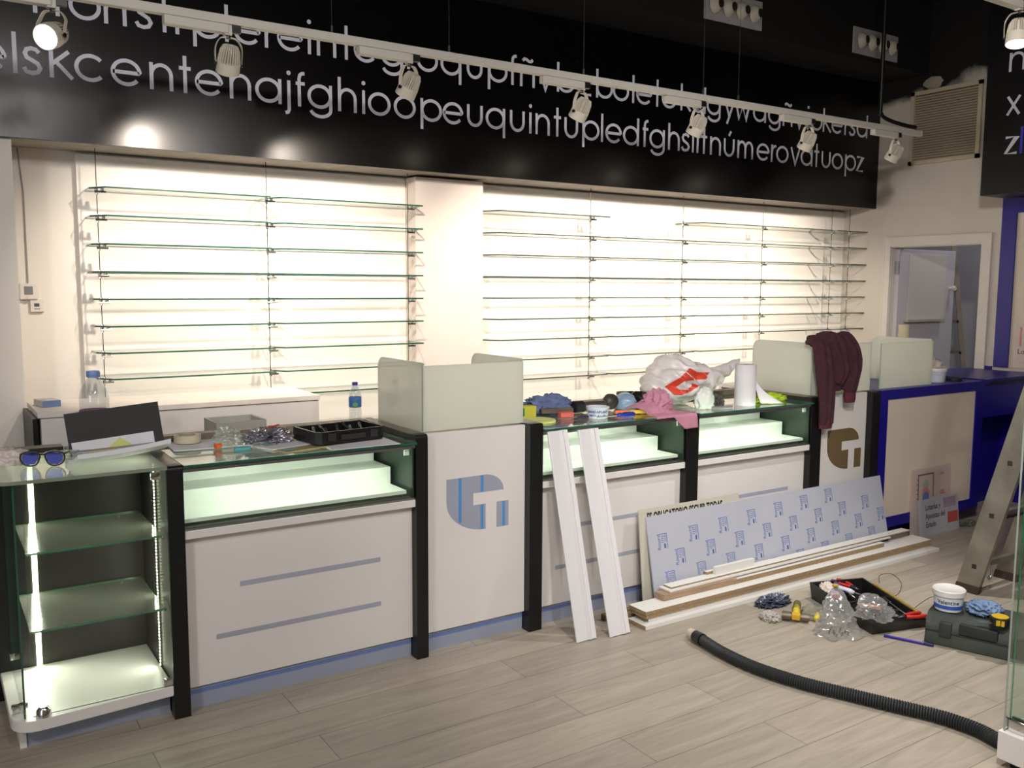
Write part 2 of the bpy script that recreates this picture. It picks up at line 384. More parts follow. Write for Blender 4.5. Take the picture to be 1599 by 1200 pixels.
# pillar between the two shelf units and the pillar at the left end
bm = newbm(); box(bm, (2.794, 1.607, 0), (3.262, BY, 2.2)); struct('wall_pillar_middle', bm, mat('pillar_paint', (214, 203, 196), .75, var=.01))
bm = newbm(); box(bm, (-2.6, 1.475, 0), (.687, BY, 2.211)); struct('wall_pillar_left', bm, white_wall)
# black bulkhead that carries the jet nozzles, and the soffit behind the fascia
bm = newbm(); box(bm, (-2.6, 1.03, 3.215), (RX, BY, 3.75)); struct('ceiling_bulkhead', bm, mat('bulkhead_black_brown', (13, 11, 10), .8))

# ------------------------------------------------------------ black lettered fascia
LOW = [('e',0.555),('l',0.715,1),('s',0.750),('k',0.852),('c',0.964),('e',1.119),('n',1.283),('t',1.448,1),('e',1.503),('n',1.664),('a',1.802),('j',1.971,1),('f',2.027,1),('g',2.080),('h',2.242),('i',2.391,1),('o',2.425),('o',2.581),('p',2.738),('e',2.891),('u',3.045),('q',3.182),('u',3.345),('i',3.495,1),('n',3.533),('t',3.699,1),('u',3.754),('p',3.895),('l',4.057,1),('e',4.094),('d',4.242),('f',4.422,1),('g',4.473),('h',4.633),('s',4.763),('l',4.867,1),('i',4.911,1),('t',4.973,1),('n',5.032),('ú',5.169),('m',5.308),('e',5.519),('r',5.666),('o',5.732),('v',5.885),('a',6.008),('t',6.185,1),('u',6.245),('o',6.379),('p',6.531),('z',6.675)]
UP = [('n',0.797),('o',0.951),('r',1.091),('t',1.181,1),('s',1.233),('t',1.360,1),('r',1.410),('p',1.491),('l',1.657,1),('e',1.700),('r',1.849),('e',1.923),('i',2.087,1),('n',2.128),('t',2.294,1),('e',2.346),('g',2.503),('r',2.657),('o',2.725),('q',2.878),('u',3.043),('p',3.186),('f',3.362,1),('ñ',3.417),('v',3.553),('b',3.691),('z',3.875),('b',4.001),('o',4.150),('l',4.315,1),('e',4.350),('t',4.527,1),('o',4.575),('k',4.740),('d',4.850),('g',4.998),('y',5.162),('w',5.272),('a',5.468),('g',5.628),('ñ',5.782),('v',5.918),('i',6.068,1),('o',6.110),('k',6.245),('e',6.357),('r',6.509),('s',6.573),('d',6.670)]
def C_(a0, a1, cx=.54, cy=.5, rx=.475, ry=.43, n=26):
    return [(cx+rx*math.cos(R(a0+(a1-a0)*i/n)), cy+ry*math.sin(R(a0+(a1-a0)*i/n))) for i in range(n+1)]
SW = .14; h = SW/2
O_ = C_(0, 360)
def arch(x0, x1, top=1.0, y0=0, n=16):
    cx, rx = (x0+x1)/2, (x1-x0)/2
    return [(x0, y0), (x0, .52)]+[(cx-rx*math.cos(PI*i/n), .55+(top-h-.55)*math.sin(PI*i/n)) for i in range(n+1)]+[(x1, y0)]
def cup(x0, x1, n=16):
    cx, rx = (x0+x1)/2, (x1-x0)/2
    return [(x0, 1)]+[(cx-rx*math.cos(PI*i/n), .45-(.45-h)*math.sin(PI*i/n)) for i in range(n+1)]+[(x1, 1)]
DSC = -.36; ASC = 1.42
def hook(x1, x0=.12):
    cx, rx = (x0+x1)/2, (x1-x0)/2
    return [(x1, 1)]+[(cx+rx*math.cos(-R(165)*i/14), -.02-.30*math.sin(R(165)*i/14)) for i in range(15)]
GL = {
 'o': [O_], 'c': [C_(42, 318)], 'e': [[(.07, .5), (1.0, .5)]+C_(4, 322)],
 'a': [O_, [(1.02, 0), (1.02, 1)]], 'd': [O_, [(1.02, 0), (1.02, ASC)]], 'q': [O_, [(1.02, DSC), (1.02, 1)]],
 'b': [C_(0, 360, .58), [(.09, 0), (.09, ASC)]], 'p': [C_(0, 360, .58), [(.09, DSC), (.09, 1)]],
 'g': [O_, hook(1.02)], 'l': [[(0, 0), (0, ASC)]], 'i': [[(0, 0), (0, 1)], 'dot'], 'j': [[(0, 1), (0, -.18), (-.05, -.28), (-.16, -.31)], 'dot'],
 'f': [[(0, 0), (0, 1.12), (.03, 1.26), (.12, 1.34), (.24, 1.35)], [(-.15, .93), (.24, .93)]],
 't': [[(0, 0), (0, ASC-.02)], [(-.22, .93), (.22, .93)]],
 'h': [[(.08, 0), (.08, ASC)], arch(.08, .8)], 'n': [[(.08, 0), (.08, 1)], arch(.08, .8)], 'ñ': [[(.08, 0), (.08, 1)], arch(.08, .8), [(.16, 1.2), (.26, 1.3), (.38, 1.28), (.52, 1.2), (.64, 1.2), (.74, 1.3)]],
 'm': [[(.08, 0), (.08, 1)], arch(.08, .66), arch(.66, 1.24)], 'r': [[(.08, 0), (.08, 1)], [(.08, .5), (.12, .75), (.24, .9), (.44, .93)]],
 'u': [cup(.08, .8)], 'ú': [cup(.08, .8), [(.4, 1.16), (.56, 1.42)]],
 's': [[(.56, .80), (.46, .90), (.32, .93), (.17, .88), (.11, .74), (.17, .60), (.34, .51), (.5, .42), (.58, .27), (.5, .12), (.32, .07), (.14, .11), (.06, .25)]],
 'k': [[(.08, 0), (.08, ASC)], [(.66, .97), (.1, .48)], [(.22, .58), (.76, .02)]],
 'v': [[(.03, 1), (.42, .0), (.8, 1)]], 'w': [[(.03, 1), (.36, .0), (.62, .8), (.9, .0), (1.22, 1)]],
 'y': [[(.04, 1), (.42, .06)], [(.8, 1), (.25, DSC)]], 'z': [[(.06, .93), (.66, .93), (.08, .07), (.7, .07)]], 'x': [[(.05, 0), (.7, 1)], [(.05, 1), (.7, 0)]]}
def stroke(bm, pts, P, w, th):
    """flat ribbon letter stroke in the letter plane; P maps (a, b, depth) to 3-D"""
    n = len(pts); Lf, Rt = [], []
    closed = (abs(pts[0][0]-pts[-1][0])+abs(pts[0][1]-pts[-1][1])) < 1e-4
    for i in range(n):
        if closed: a = pts[(i-1) % (n-1)]; b = pts[(i+1) % (n-1)] if i < n-1 else pts[1]
        else: a = pts[max(i-1, 0)]; b = pts[min(i+1, n-1)]
        dx, dy = b[0]-a[0], b[1]-a[1]; L = math.hypot(dx, dy) or 1
        nx, ny = -dy/L, dx/L; k = 1
        if 0 < i < n-1:
            ux, uy = pts[i][0]-pts[i-1][0], pts[i][1]-pts[i-1][1]; l2 = math.hypot(ux, uy) or 1
            k = 1/max(.45, abs((-uy/l2)*nx+(ux/l2)*ny))
        Lf.append((pts[i][0]+nx*w/2*k, pts[i][1]+ny*w/2*k)); Rt.append((pts[i][0]-nx*w/2*k, pts[i][1]-ny*w/2*k))
    v = [[bm.verts.new(P(p[0], p[1], d)) for p in q] for q in (Lf, Rt) for d in (0, th)]
    for i in range(n-1):
        bm.faces.new((v[0][i], v[0][i+1], v[1][i+1], v[1][i])); bm.faces.new((v[2][i], v[3][i], v[3][i+1], v[2][i+1]))
        bm.faces.new((v[1][i], v[1][i+1], v[3][i+1], v[3][i])); bm.faces.new((v[0][i], v[2][i], v[2][i+1], v[0][i+1]))
    if not closed:
        for i in (0, n-1): bm.faces.new((v[0][i], v[1][i], v[3][i], v[2][i]))
def letters(bm, seq, P, sc):
    """seq of (char, left x[, centred]); P(x, z, depth)"""
    for t in seq:
        ch, x = t[0], t[1]
        lf = 0 if len(t) > 2 else (.065 if ch in 'oceadqgs' else (.01 if ch not in 'vwyxz' else 0))
        for k, g in enumerate(GL[ch]):
            Q = lambda a, b, d, k=k: P(x+(a-lf)*sc, b*sc, d+k*.0006)
            if g == 'dot': stroke(bm, [(0+.045*math.cos(2*PI*i/12), 1.3+.045*math.sin(2*PI*i/12)) for i in range(13)], Q, .09, .001)
            else: stroke(bm, g, Q, SW, .0008)
fas = thing('lettered_sign_board', 'long glossy black sign band lettered in white above the lit shelves', 'sign', (3, FY, 2.212))
bm = newbm(); box(bm, (-2.58, FY, 2.212), (RX-.005, FY+.03, 3.215)); bmesh.ops.translate(bm, vec=(-3, -FY, -2.212), verts=bm.verts)
obj('face_board', bm, gloss_black, fas)
bm = newbm(); box(bm, (.68, FY+.032, 2.214), (RX-.005, FY+.10, 2.235)); box(bm, (.68, FY+.104, 2.214), (RX-.005, BY-.005, 2.24)); bmesh.ops.translate(bm, vec=(-3, -FY, -2.212), verts=bm.verts)
obj('soffit', bm, mat('soffit_taupe', (150, 140, 128), .6, var=.05), fas)
XH = .126
for seq, zb in ((LOW, 2.492), (UP, 2.766)):
    bm = newbm(); letters(bm, seq, lambda x, z, d, zb=zb: (x-3, -.0012-d, zb+z-2.212), XH); obj('lettering', bm, sign_white, fas)

# second sign on the right wall, running towards the camera
s2 = thing('lettered_sign_board', 'black sign panel with large n x z letters hanging on the right wall', 'sign', (6.6, -.3, 2.21))
bm = newbm(); box(bm, (0, -1.6, 0), (RX-6.6-.004, .65, 1.3)); obj('face_board', bm, mat('matt_black_sign', (12, 11, 12), .45), s2)
for ch, zz in (('n', .818), ('x', .528), ('z', .262)):
    bm = newbm(); letters(bm, [(ch, -.50)], lambda x, z, d, zz=zz: (-.001-d, -x, zz+z), .125); obj('lettering', bm, sign_white, s2)
bm = newbm(); letters(bm, [('l', -.385, 1)], lambda x, z, d: (-.001-d, -x, .262+z), .125)
obj('lettering', bm, mat('sign_letter_blue', (70, 60, 200), .6), s2, label='blue letter beside the z')

# ------------------------------------------------------------ lit backing boards, glass shelves, cables
def backing(x0, x1, nm, lab):
    bm = newbm(); box(bm, (x0, BY-.045, 0.02), (x1, BY-.001, 2.2), .0)
    o = obj(nm, bm, back_lam); tag(o, lab, 'panel'); return o
backing(.985, 2.792, 'backing_board', 'brightly lit white backing board behind the glass shelves left of the pillar')
backing(3.264, RX-.002, 'backing_board', 'brightly lit white backing board behind the glass shelves right of the pillar')
ROWS = [2.022, 1.888, 1.752, 1.618, 1.485, 1.352, 1.221, 1.093, .967]
SY0, SY1 = 1.499, BY-.05
def shelf_mesh(name, w, cham=True):
    c = .06
    pts = [(0, .1), (c, 0), (w, 0), (w, SY1-SY0), (0, SY1-SY0)] if cham else [(0, 0), (w, 0), (w, SY1-SY0), (0, SY1-SY0)]
    bm = newbm(); prism(bm, pts, -.001, .007, 'Z'); bm.normal_update()
    for fc in bm.faces: fc.material_index = 0 if abs(fc.normal.z) > .9 else 1
    me = bpy.data.meshes.new(name); bmesh.ops.recalc_face_normals(bm, faces=bm.faces[:]); bm.to_mesh(me); bm.free()
    return me
shelf_em = edge
def shelf_col(x0, w, skip, where, group, cham=True, em=None):
    me = shelf_mesh('glass_shelf', w, cham); me.materials.append(glass); me.materials.append(em or edge)
    ordn = ['top', 'second', 'third', 'fourth', 'fifth', 'sixth', 'seventh', 'eighth', 'ninth']
    for i, z in enumerate(ROWS):
        if i in skip: continue
        o = bpy.data.objects.new('glass_shelf', me); COL.objects.link(o); o.location = (x0, SY0, z-.003)
        tag(o, 'clear glass shelf, %s row from the top, %s' % (ordn[i], where), 'shelf', group)
shelf_col(1.018, .866, [8], 'in the bay nearest the left wall panel', 'glass shelves left of the pillar')
shelf_col(1.888, .90, [], 'in the bay just left of the pillar', 'glass shelves left of the pillar', cham=True)
G2 = 'glass shelves right of the pillar'
shelf_col(3.264, .93, [], 'in the bay just right of the pillar', G2, em=edge_dark)
shelf_col(4.198, .80, [0], 'in the second bay right of the pillar', G2, em=edge_dark)
shelf_col(5.002, 1.50, [], 'in the wide bay before the corner', G2, em=edge_dark)
shelf_col(6.506, .455, [], 'in the narrow bay against the right wall', G2, em=edge_dark)
def cable_rig(x, label, grp, z0=.93):
    t = thing('shelf_cable', label, 'cable', (x, SY1-.15, 0), group=grp)
    bm = newbm(); cyl(bm, (0, 0, z0), (0, 0, 2.212), .0022, seg=6); obj('wire', bm, mat('dark_steel_wire', (70, 66, 60), .4, .8), t)
    for z in ROWS:
        bm = newbm()
        for s in (-1, 1):
            cyl(bm, (s*.014+.012, 0, z-.022), (s*.014+.012, 0, z+.002), .008, seg=10)
        cyl(bm, (-.012, -.012, z-.018), (.04, -.012, z-.018), .006, seg=8); cyl(bm, (0, 0, z-.03), (0, 0, z+.008), .007, seg=8)
        obj('clamp', bm, chrome, t, smooth=40)
    return t
GC = 'steel cables that carry the glass shelves'
for x, lab in ((1.05, 'at the left end of the left shelf unit'), (1.888, 'in the middle of the left shelf unit'), (2.728, 'beside the left face of the pillar'),
               (4.09, 'first one right of the pillar'), (4.936, 'second one right of the pillar'), (5.774, 'third one right of the pillar'), (6.60, 'fourth one right of the pillar'), (6.83, 'in the corner by the right wall')):
    cable_rig(x, 'thin steel shelf cable with chrome clamps, '+lab, GC)

# thermostats and cable on the left part of the back wall
th = thing('thermostat', 'white wall thermostat with a large grey screen, upper of two left of the shelves', 'thermostat', (.752, BY, 1.52))
bm = newbm(); box(bm, (-.04, -.03, -.038), (.04, -.001, .04), .006); obj('housing', bm, mat('device_white', (216, 210, 204), .5), th)
bm = newbm(); box(bm, (-.02, -.033, -.014), (.018, -.03, .026), .001); obj('screen', bm, mat('lcd_grey', (120, 124, 126), .3), th)
bm = newbm(); cyl(bm, (0, -.03, -.027), (0, -.036, -.027), .009); obj('dial', bm, MC['device_white'], th, smooth=30)
th = thing('thermostat', 'smaller white wall thermostat with buttons, lower of two left of the shelves', 'thermostat', (.786, BY, 1.452))
bm = newbm(); box(bm, (-.03, -.02, -.032), (.03, -.001, .03), .004); obj('housing', bm, MC['device_white'], th)
bm = newbm(); box(bm, (-.013, -.022, -.005), (.010, -.02, .011)); obj('screen', bm, mat('lcd_dark', (80, 86, 84), .3), th)
bm = newbm()
for i in range(3): box(bm, (-.012+i*.009, -.0225, -.018), (-.007+i*.009, -.02, -.014))
obj('button', bm, ink_black, th)
bm = newbm(); tube(bm, [(.752, BY-.006, 1.56), (.752, BY-.006, 2.0), (.735, BY-.006, 2.21)], .004, 6); tag(obj('wall_wire', bm, mat('wire_grey', (150, 145, 140), .6)), 'thin grey wire running down the wall to the upper thermostat', 'wire')

# ------------------------------------------------------------ track lighting
trk = thing('lighting_track', 'long white lighting track hung in front of the black sign', 'track', (3, .497, 2.606))
bm = newbm(); box(bm, (-4.5, -.018, -.016), (3.06, .018, .018), .002); box(bm, (3.06, -.02, -.018), (3.075, .02, .02), .002)
obj('rail', bm, track_w, trk)
for x in (.965, 1.83, 2.40, 3.18, 4.02, 4.30):
    bm = newbm(); cyl(bm, (x-3, 0, .018), (x-3, 0, .05), .006, seg=8); cyl(bm, (x-3, 0, .05), (x-3, 0, 1.144), .0012, seg=5); obj('hanger_wire', bm, mat('hanger_dark', (52, 48, 44), .5), trk)
# black conduit that feeds the track end
bm = newbm(); tube(bm, catmull([(5.66, .52, 3.75), (5.66, .52, 2.80), (5.67, .52, 2.70), (5.75, .51, 2.665), (5.9, .50, 2.648), (6.02, .497, 2.645)], 6), .013, 10)
tag(obj('feed_conduit', bm, mat('black_conduit', (14, 13, 13), .4), smooth=True), 'black conduit dropping from the ceiling to the far end of the track', 'conduit')

def lamp_parts(t, aim, lens, on_light=None, warm=True):
    """adapter box, stirrup and finned head of a track spot; t sits on the track axis; aim is a direction"""
    bm = newbm(); box(bm, (-.235, -.02, -.052), (.01, .02, -.017), .003); box(bm, (-.005, -.014, -.058), (.026, .014, -.017), .003)
    obj('adapter', bm, track_w, t)
    bm = newbm(); box(bm, (.026, -.012, -.045), (.062, .012, -.017)); obj('lock_lever', bm, blk_pl, t)
    h = bpy.data.objects.new('spot_head', None)
    d = Vector(aim).normalized(); P = Vector((.014, 0, -.148))
    mx = Matrix.Translation(P) @ d.to_track_quat('Z', 'Y').to_matrix().to_4x4()
    bm = newbm(); 
    lathe(bm, [(0, -.052), (.016, -.052), (.023, -.045), (.024, .008), (.0455, .012), (.0465, .055), (.043, .058), (.041, .05), (.038, .045)], mx, 32)
    hd = obj('lamp_head', bm, lamp_w, t, smooth=35)
    bm = newbm()
    for i in range(26):
        a = 2*PI*i/26; c, s = math.cos(a), math.sin(a); w = .0013
        t2 = bmesh.new(); pr = [(.010, -.055), (.030, -.052), (.039, -.034), (.0455, .012), (.016, .012)]
        A = [t2.verts.new((rr*c-w*s, rr*s+w*c, z)) for rr, z in pr]; B = [t2.verts.new((rr*c+w*s, rr*s-w*c, z)) for rr, z in pr]
        for k in range(5): t2.faces.new((A[k], A[(k+1) % 5], B[(k+1) % 5], B[k]))
        t2.faces.new(A); t2.faces.new(B[::-1]); merge(bm, t2, mx)
    obj('cooling_fins', bm, lamp_w, t)
    bm = newbm(); cyl(bm, mx @ Vector((0, 0, .044)), mx @ Vector((0, 0, .049)), .041, seg=32); obj('lens', bm, lens, t)
    # stirrup: inverted U, the pivots on the sides of the head
    q = Vector((d.x, d.y, 0)).normalized() if abs(d.x)+abs(d.y) > .01 else Vector((0, 1, 0))
    s = Vector((0, 0, 1)).cross(q); bm = newbm()
    piv = P+d*.02; top = Vector((.014, 0, -.066))
    for g in (-1, 1):
        pts = catmull([top+s*g*.004, top+s*g*.03+Vector((0, 0, -.004)), top+s*g*.048+Vector((0, 0, -.03)), piv+s*g*.052+(top-piv)*.4, piv+s*g*.05], 5)
        t2 = bmesh.new(); 
        wv = q*.009
        A = [t2.verts.new(p+wv) for p in pts]; B = [t2.verts.new(p-wv) for p in pts]; o2 = s*g*.002+Vector((0, 0, .0015))
        A2 = [t2.verts.new(p+wv+o2) for p in pts]; B2 = [t2.verts.new(p-wv+o2) for p in pts]
        for k in range(len(pts)-1):
            for e, f_ in ((A, B), (B2, A2), (A2, A), (B, B2)): t2.faces.new((e[k], e[k+1], f_[k+1], f_[k]))
        for k in (0, -1): t2.faces.new((A[k], B[k], B2[k], A2[k]))
        merge(bm, t2)
    obj('stirrup', bm, lamp_w, t)
    bm = newbm()
    for g in (-1, 1): cyl(bm, piv+s*g*.049, piv+s*g*.056, .008, seg=12)
    cyl(bm, (.014, 0, -.058), (.014, 0, -.07), .009, seg=12); obj('pivot_screw', bm, blk_pl, t)
    if on_light:
        e, size = on_light
        pp = P+d*.068
        l = light('lamp_beam', 'SPOT', pp, pp+d, e, WARM if warm else (1, .97, .93), parent=t, spot_size=R(size), spot_blend=.75, shadow_soft_size=.035)
where = ['second from the left', 'third from the left', 'fourth from the left', 'fifth from the left', 'next to last on the track', 'last one at the far right end']
GT = 'spotlights on the hung white track'
t = thing('track_spotlight', 'ivory track spotlight with a blazing round lens turned to the camera, leftmost', 'spotlight', (.745, .497, 2.606), group=GT)
lamp_parts(t, (-.75, -.95, -.55), glow_lens, (110, 70))
AIM = [(.10, 1.28, -1.0), (.16, 1.28, -1.02), (.12, 1.28, -1.0), (.20, 1.28, -1.0), (-.25, 1.2, -.95), (-.30, 1.2, -.95)]
WX = [.24, .26, .66, .40, .34, .30]
AIM = [(.02, .62, -1), (-.25, .62, -1), (-.2, .62, -1), (-.12, .62, -1), (-.05, .62, -1), (-.1, .62, -1)]
for i, x in enumerate(LAMP_X):
    t = thing('track_spotlight', 'ivory finned track spotlight aimed at the shelves, '+where[i], 'spotlight', (x-.014, .497, 2.606), group=GT)
    lamp_parts(t, AIM[i], glow_lens)
    light('wall_wash_beam', 'SPOT', (.018, .052, -.202), (.018+WX[i], 1.33, -1.30), 126, WARM, parent=t, spot_size=R(90), spot_blend=.9, shadow_soft_size=.035)
# lamp at the upper right corner
t = thing('track_spotlight', 'white spotlight with a bright lens at the upper right, before the second black sign', 'spotlight', (4.39, -1.03, 2.83))
lamp_parts(t, (-.25, -.1, -1), glow_cool, (150, 90), warm=False)
bm = newbm(); box(bm, (3.2, -1.05, 2.832), (6.6, -1.012, 2.866)); 
for x in (3.5, 6.2): cyl(bm, (x, -1.03, 2.86), (x, -1.03, 3.75), .0015, seg=5)
tag(obj('lighting_track', bm, track_w), 'short white lighting track above the customer side, upper right corner', 'track')

# jet nozzle units in the bulkhead
def nozzle_unit(x, label):
    t = thing('air_nozzle_panel', label, 'air vent', (x, 1.03, 3.25), group='four-nozzle air outlets in the black bulkhead')
    bm = newbm(); box(bm, (0, -.012, -.005), (.525, -.001, .18), .002); obj('plate', bm, mat('nozzle_plate', (168, 166, 166), .5), t)
    for i in range(4):
        cx = .08+i*.121; mx = Matrix.Translation((cx, -.012, .09)) @ Matrix.Rotation(PI/2, 4, 'X')
        bm = newbm(); lathe(bm, [(.058, 0), (.056, .012), (.05, .024), (.036, .04), (.028, .046), (.026, .03), (0, .03)], mx @ Matrix.Rotation(R(16), 4, 'Y'), 24); n = obj('nozzle', bm, mat('nozzle_cream', (190, 182, 168), .5), t, smooth=50)
        bm = newbm(); cyl(bm, (cx+.014, -.052, .09), (cx+.016, -.062, .09), .026, seg=20); obj('nozzle_mouth', bm, mat('nozzle_dark', (40, 34, 28), .6), n)
nozzle_unit(4.535, 'white panel of four round air nozzles, the nearer at the top edge of the picture')
nozzle_unit(6.02, 'white panel of four round air nozzles, the farther behind the black conduit')

# louvred return grille on the right wall
gr = thing('vent_grille', 'beige louvred air return grille high on the right wall', 'vent', (RX, .58, 2.53))
bm = newbm()
for a, b in (((-.022, 0, 0), (-.001, .575, .03)), ((-.022, 0, .535), (-.001, .575, .565)), ((-.022, 0, 0), (-.001, .03, .565)), ((-.022, .545, 0), (-.001, .575, .565))): box(bm, a, b)
vm = mat('vent_beige', (196, 182, 156), .6, var=.04); obj('frame', bm, vm, gr)
bm = newbm()
for i in range(26):
    z = .032+i*.0195; t2 = bmesh.new(); box(t2, (-.010, .03, -.001), (.010, .545, .001)); merge(bm, t2, Matrix.Translation((-.011, 0, z)) @ Matrix.Rotation(R(-52), 4, 'Y'))
obj('louvres', bm, vm, gr)
bm = newbm(); box(bm, (-.003, .03, .03), (-.001, .545, .535)); obj('dark_back', bm, mat('vent_shadow', (58, 50, 42), .8), gr)
bm = newbm(); crumple(bm, (RX-.002, .985, 3.10), (.006, .075, .045), 3, 3, .35, 2, flat=False); tag(obj('plaster_patch', bm, mat('plaster_patch', (170, 158, 140), .8)), 'pale unpainted plaster patch above the grille', 'patch')
#@@2
# ------------------------------------------------------------ side panels (gables) between the counter modules
def gable(x0, x1, top, label):
    t = thing('side_panel', label, 'panel', ((x0+x1)/2, 0, 0), group='black upright panels between the counter modules')
    w = (x1-x0)/2
    bm = newbm(); prism(bm, [(0, 0), (.05, 0), (.05, top-.0), (.015, top)] + arc(.015, top-.015, .015, 90, 180, 5)[1:], -w, w, 'X'); obj('front_post', bm, black_lam, t)
    bm = newbm(); box(bm, (-w+.004, .05, 0), (w-.004, .56, top-.004)); obj('gable_board', bm, black_lam, t)
    bm = newbm(); box(bm, (-w, .05, top-.004), (w, .56, top)); obj('cap_strip', bm, taupe_top, t)
    return t
gable(.987, 1.043, .924, 'black upright panel between the corner glass case and the first display counter')
gable(1.962, 2.016, .952, 'black upright panel between the first display counter and the film-covered logo module')
gable(2.527, 2.597, .952, 'black upright panel beside the two leaning white trims, right of the film-covered logo')
gable(3.478, 3.562, .924, 'black upright panel under the pink cloth, between two display counters')
gable(4.431, 4.52, .95, 'black upright panel under the hanging sleeve, left of the bronze logo')
gable(4.98, 5.055, .95, 'black upright panel between the bronze logo module and the blue counter')

# ------------------------------------------------------------ display counters
def display_counter(x0, x1, label, slots):
    w = x1-x0; t = thing('display_counter', label, 'counter', (x0, 0, 0))
    bm = newbm(); box(bm, (0, .055, 0), (w, .50, .086)); obj('plinth', bm, PLINTH, t)
    bm = newbm(); box(bm, (0, .04, .087), (w, .055, .652)); obj('front_panel', bm, white_lam, t)
    bm = newbm(); box(bm, (0, .056, .087), (w, .50, .652)); obj('carcass', bm, mat('carcass_white', (200, 196, 192), .6), t)
    for (a, b, z) in slots:
        bm = newbm(); box(bm, (a-x0, .0385, z-.0095), (b-x0, .0405, z+.0095)); obj('handle_groove', bm, groove, t)
    bm = newbm(); box(bm, (0, .006, .653), (w, .05, .683), .0015); obj('front_rail', bm, white_lam, t)
    bm = newbm(); box(bm, (0, .010, .683), (w, .030, .691)); box(bm, (0, .034, .683), (w, .036, .694)); obj('glass_channel', bm, alu, t)
    bm = newbm(); prism(bm, [(.029, .708), (.029, .722), (.178, .722), (.178, .795), (.345, .795), (.345, .858), (.499, .858), (.499, .708)], .004, w-.03, 'X')
    obj('display_steps', bm, mat('step_white', (226, 226, 220), .45, var=.01), t)
    bm = newbm(); box(bm, (.01, .06, .652), (w-.03, .5, .707)); obj('step_base', bm, mat('dark_void_green', (138, 152, 132), .4), t)
    bm = newbm(); box(bm, (w-.012, .01, .69), (w-.006, .49, .905)); obj('side_glass', bm, mirror_dk, t)
    pane('front_glass', (0, .018, .69), (w, .024, .902), 'Y', t, glassmat('greenish_clear_glass', (.95, .995, .955)), edge)
    bm = newbm(); box(bm, (0, .010, .896), (w, .030, .914)); box(bm, (0, .004, .902), (w, .012, .908)); obj('top_rail', bm, alu, t)
    bm = newbm(); box(bm, (.02, .031, .899), (w-.02, .043, .905)); obj('light_strip', bm, led_c, t)
    light('counter_led_light', 'AREA', (w/2, .05, .896), (w/2, .16, .72), 1.15, (.9, 1, .86), t, shape='RECTANGLE', size=w-.06, size_y=.012)
    pane('glass_top', (0, -.012, .915), (w, .50, .925), 'Z', t, glass_refl, edge, bev=0)
    bm = newbm(); box(bm, (w-.04, .026, .868), (w-.018, .032, .890)); obj('lock_clip', bm, mat('clip_white', (235, 235, 230), .4), t)
    bm = newbm(); box(bm, (0, .502, .60), (w, .56, .952)); obj('rear_ledge', bm, wood_ledge, t)
    return t
display_counter(1.044, 1.961, 'white display counter with lit steps and glass top, left of the film-covered logo', [(1.244, 1.816, .447), (1.151, 1.817, .261)])
display_counter(2.598, 3.477, 'white display counter with lit steps behind the two leaning white trims', [(2.79, 3.34, .447), (2.70, 3.34, .261)])
display_counter(3.563, 4.430, 'white display counter with lit steps under the plastic bag and paper roll', [(3.75, 4.30, .447), (3.66, 4.30, .261)])

# ------------------------------------------------------------ logo modules
def logo_shape(bm, x, z0, sx=1.0, y=.04, th=.001, mi=0):
    """rounded leaf with a T cut out and a separate bar; local origin lower left"""
    W_, H_ = .28*sx, .242
    def X(a): return x+a*sx
    leaf = [(0, .240), (0, .10)]+[(0.195-.195*math.cos(R(a)), .10-.10*math.sin(R(a))) for a in range(15, 91, 15)]
    leaf = [(0, .24), (0, .14)]+[(.195-.195*math.cos(R(a)), .14-.14*math.sin(R(a))) for a in range(10, 91, 10)]
    leaf += [(.195, .113), (.132, .113), (.132, .166), (.288, .166)]+[(.19+.098*math.cos(R(a)), .166+.076*math.sin(R(a))) for a in range(10, 91, 10)]
    prism(bm, [(X(a), z0+b) for a, b in leaf], y-th, y, 'Y', mi)
    prism(bm, [(X(a), z0+b) for a, b in ((.252, 0), (.314, 0), (.314, .114), (.252, .114))], y-th, y, 'Y', mi)
def logo_module(x0, x1, label, bronze):
    w = x1-x0; t = thing('logo_counter', label, 'counter', (x0, 0, 0))
    bm = newbm(); box(bm, (0, .055, 0), (w, .5, .086)); obj('plinth', bm, PLINTH, t)
    bm = newbm(); box(bm, (0, .04, .087), (w, .055, .945)); obj('front_panel', bm, white_lam, t)
    bm = newbm(); box(bm, (0, .056, .087), (w, .56, .945), 0); obj('carcass', bm, MC['carcass_white'], t)
    bm = newbm(); sc = 1.0 if not bronze else 1.0
    logo_shape(bm, 2.125-2.017 if not bronze else 4.628-x0, .501, 1.0, .0399, .0012)
    lg = obj('logo_inlay', bm, mat('logo_bronze', (128, 108, 76), .4, .3) if bronze else film, t, label='bronze rounded logo with a T cut out' if bronze else 'film-covered rounded logo with blue stripes')
    if not bronze:
        for a, z0, z1 in ((.066, .545, .741), (.176, .503, .612), (.176, .668, .741), (.288, .503, .613)):
            bm = newbm()
            for k in (-.0045, .0045): box(bm, (.108+a+k-.003, .0382, z0), (.108+a+k+.003, .0387, z1))
            box(bm, (.108+a-.0045, .0386, z0), (.108+a+.0045, .0388, z1)); obj('blue_stripe', bm, mat('stripe_light_blue', (84, 146, 204), .5), lg)
    return t
logo_module(2.017, 2.526, 'white counter module with a film-covered logo striped blue, below the frosted screen', False)
logo_module(4.521, 4.979, 'white counter module with a bronze logo, below the hanging sweater', True)
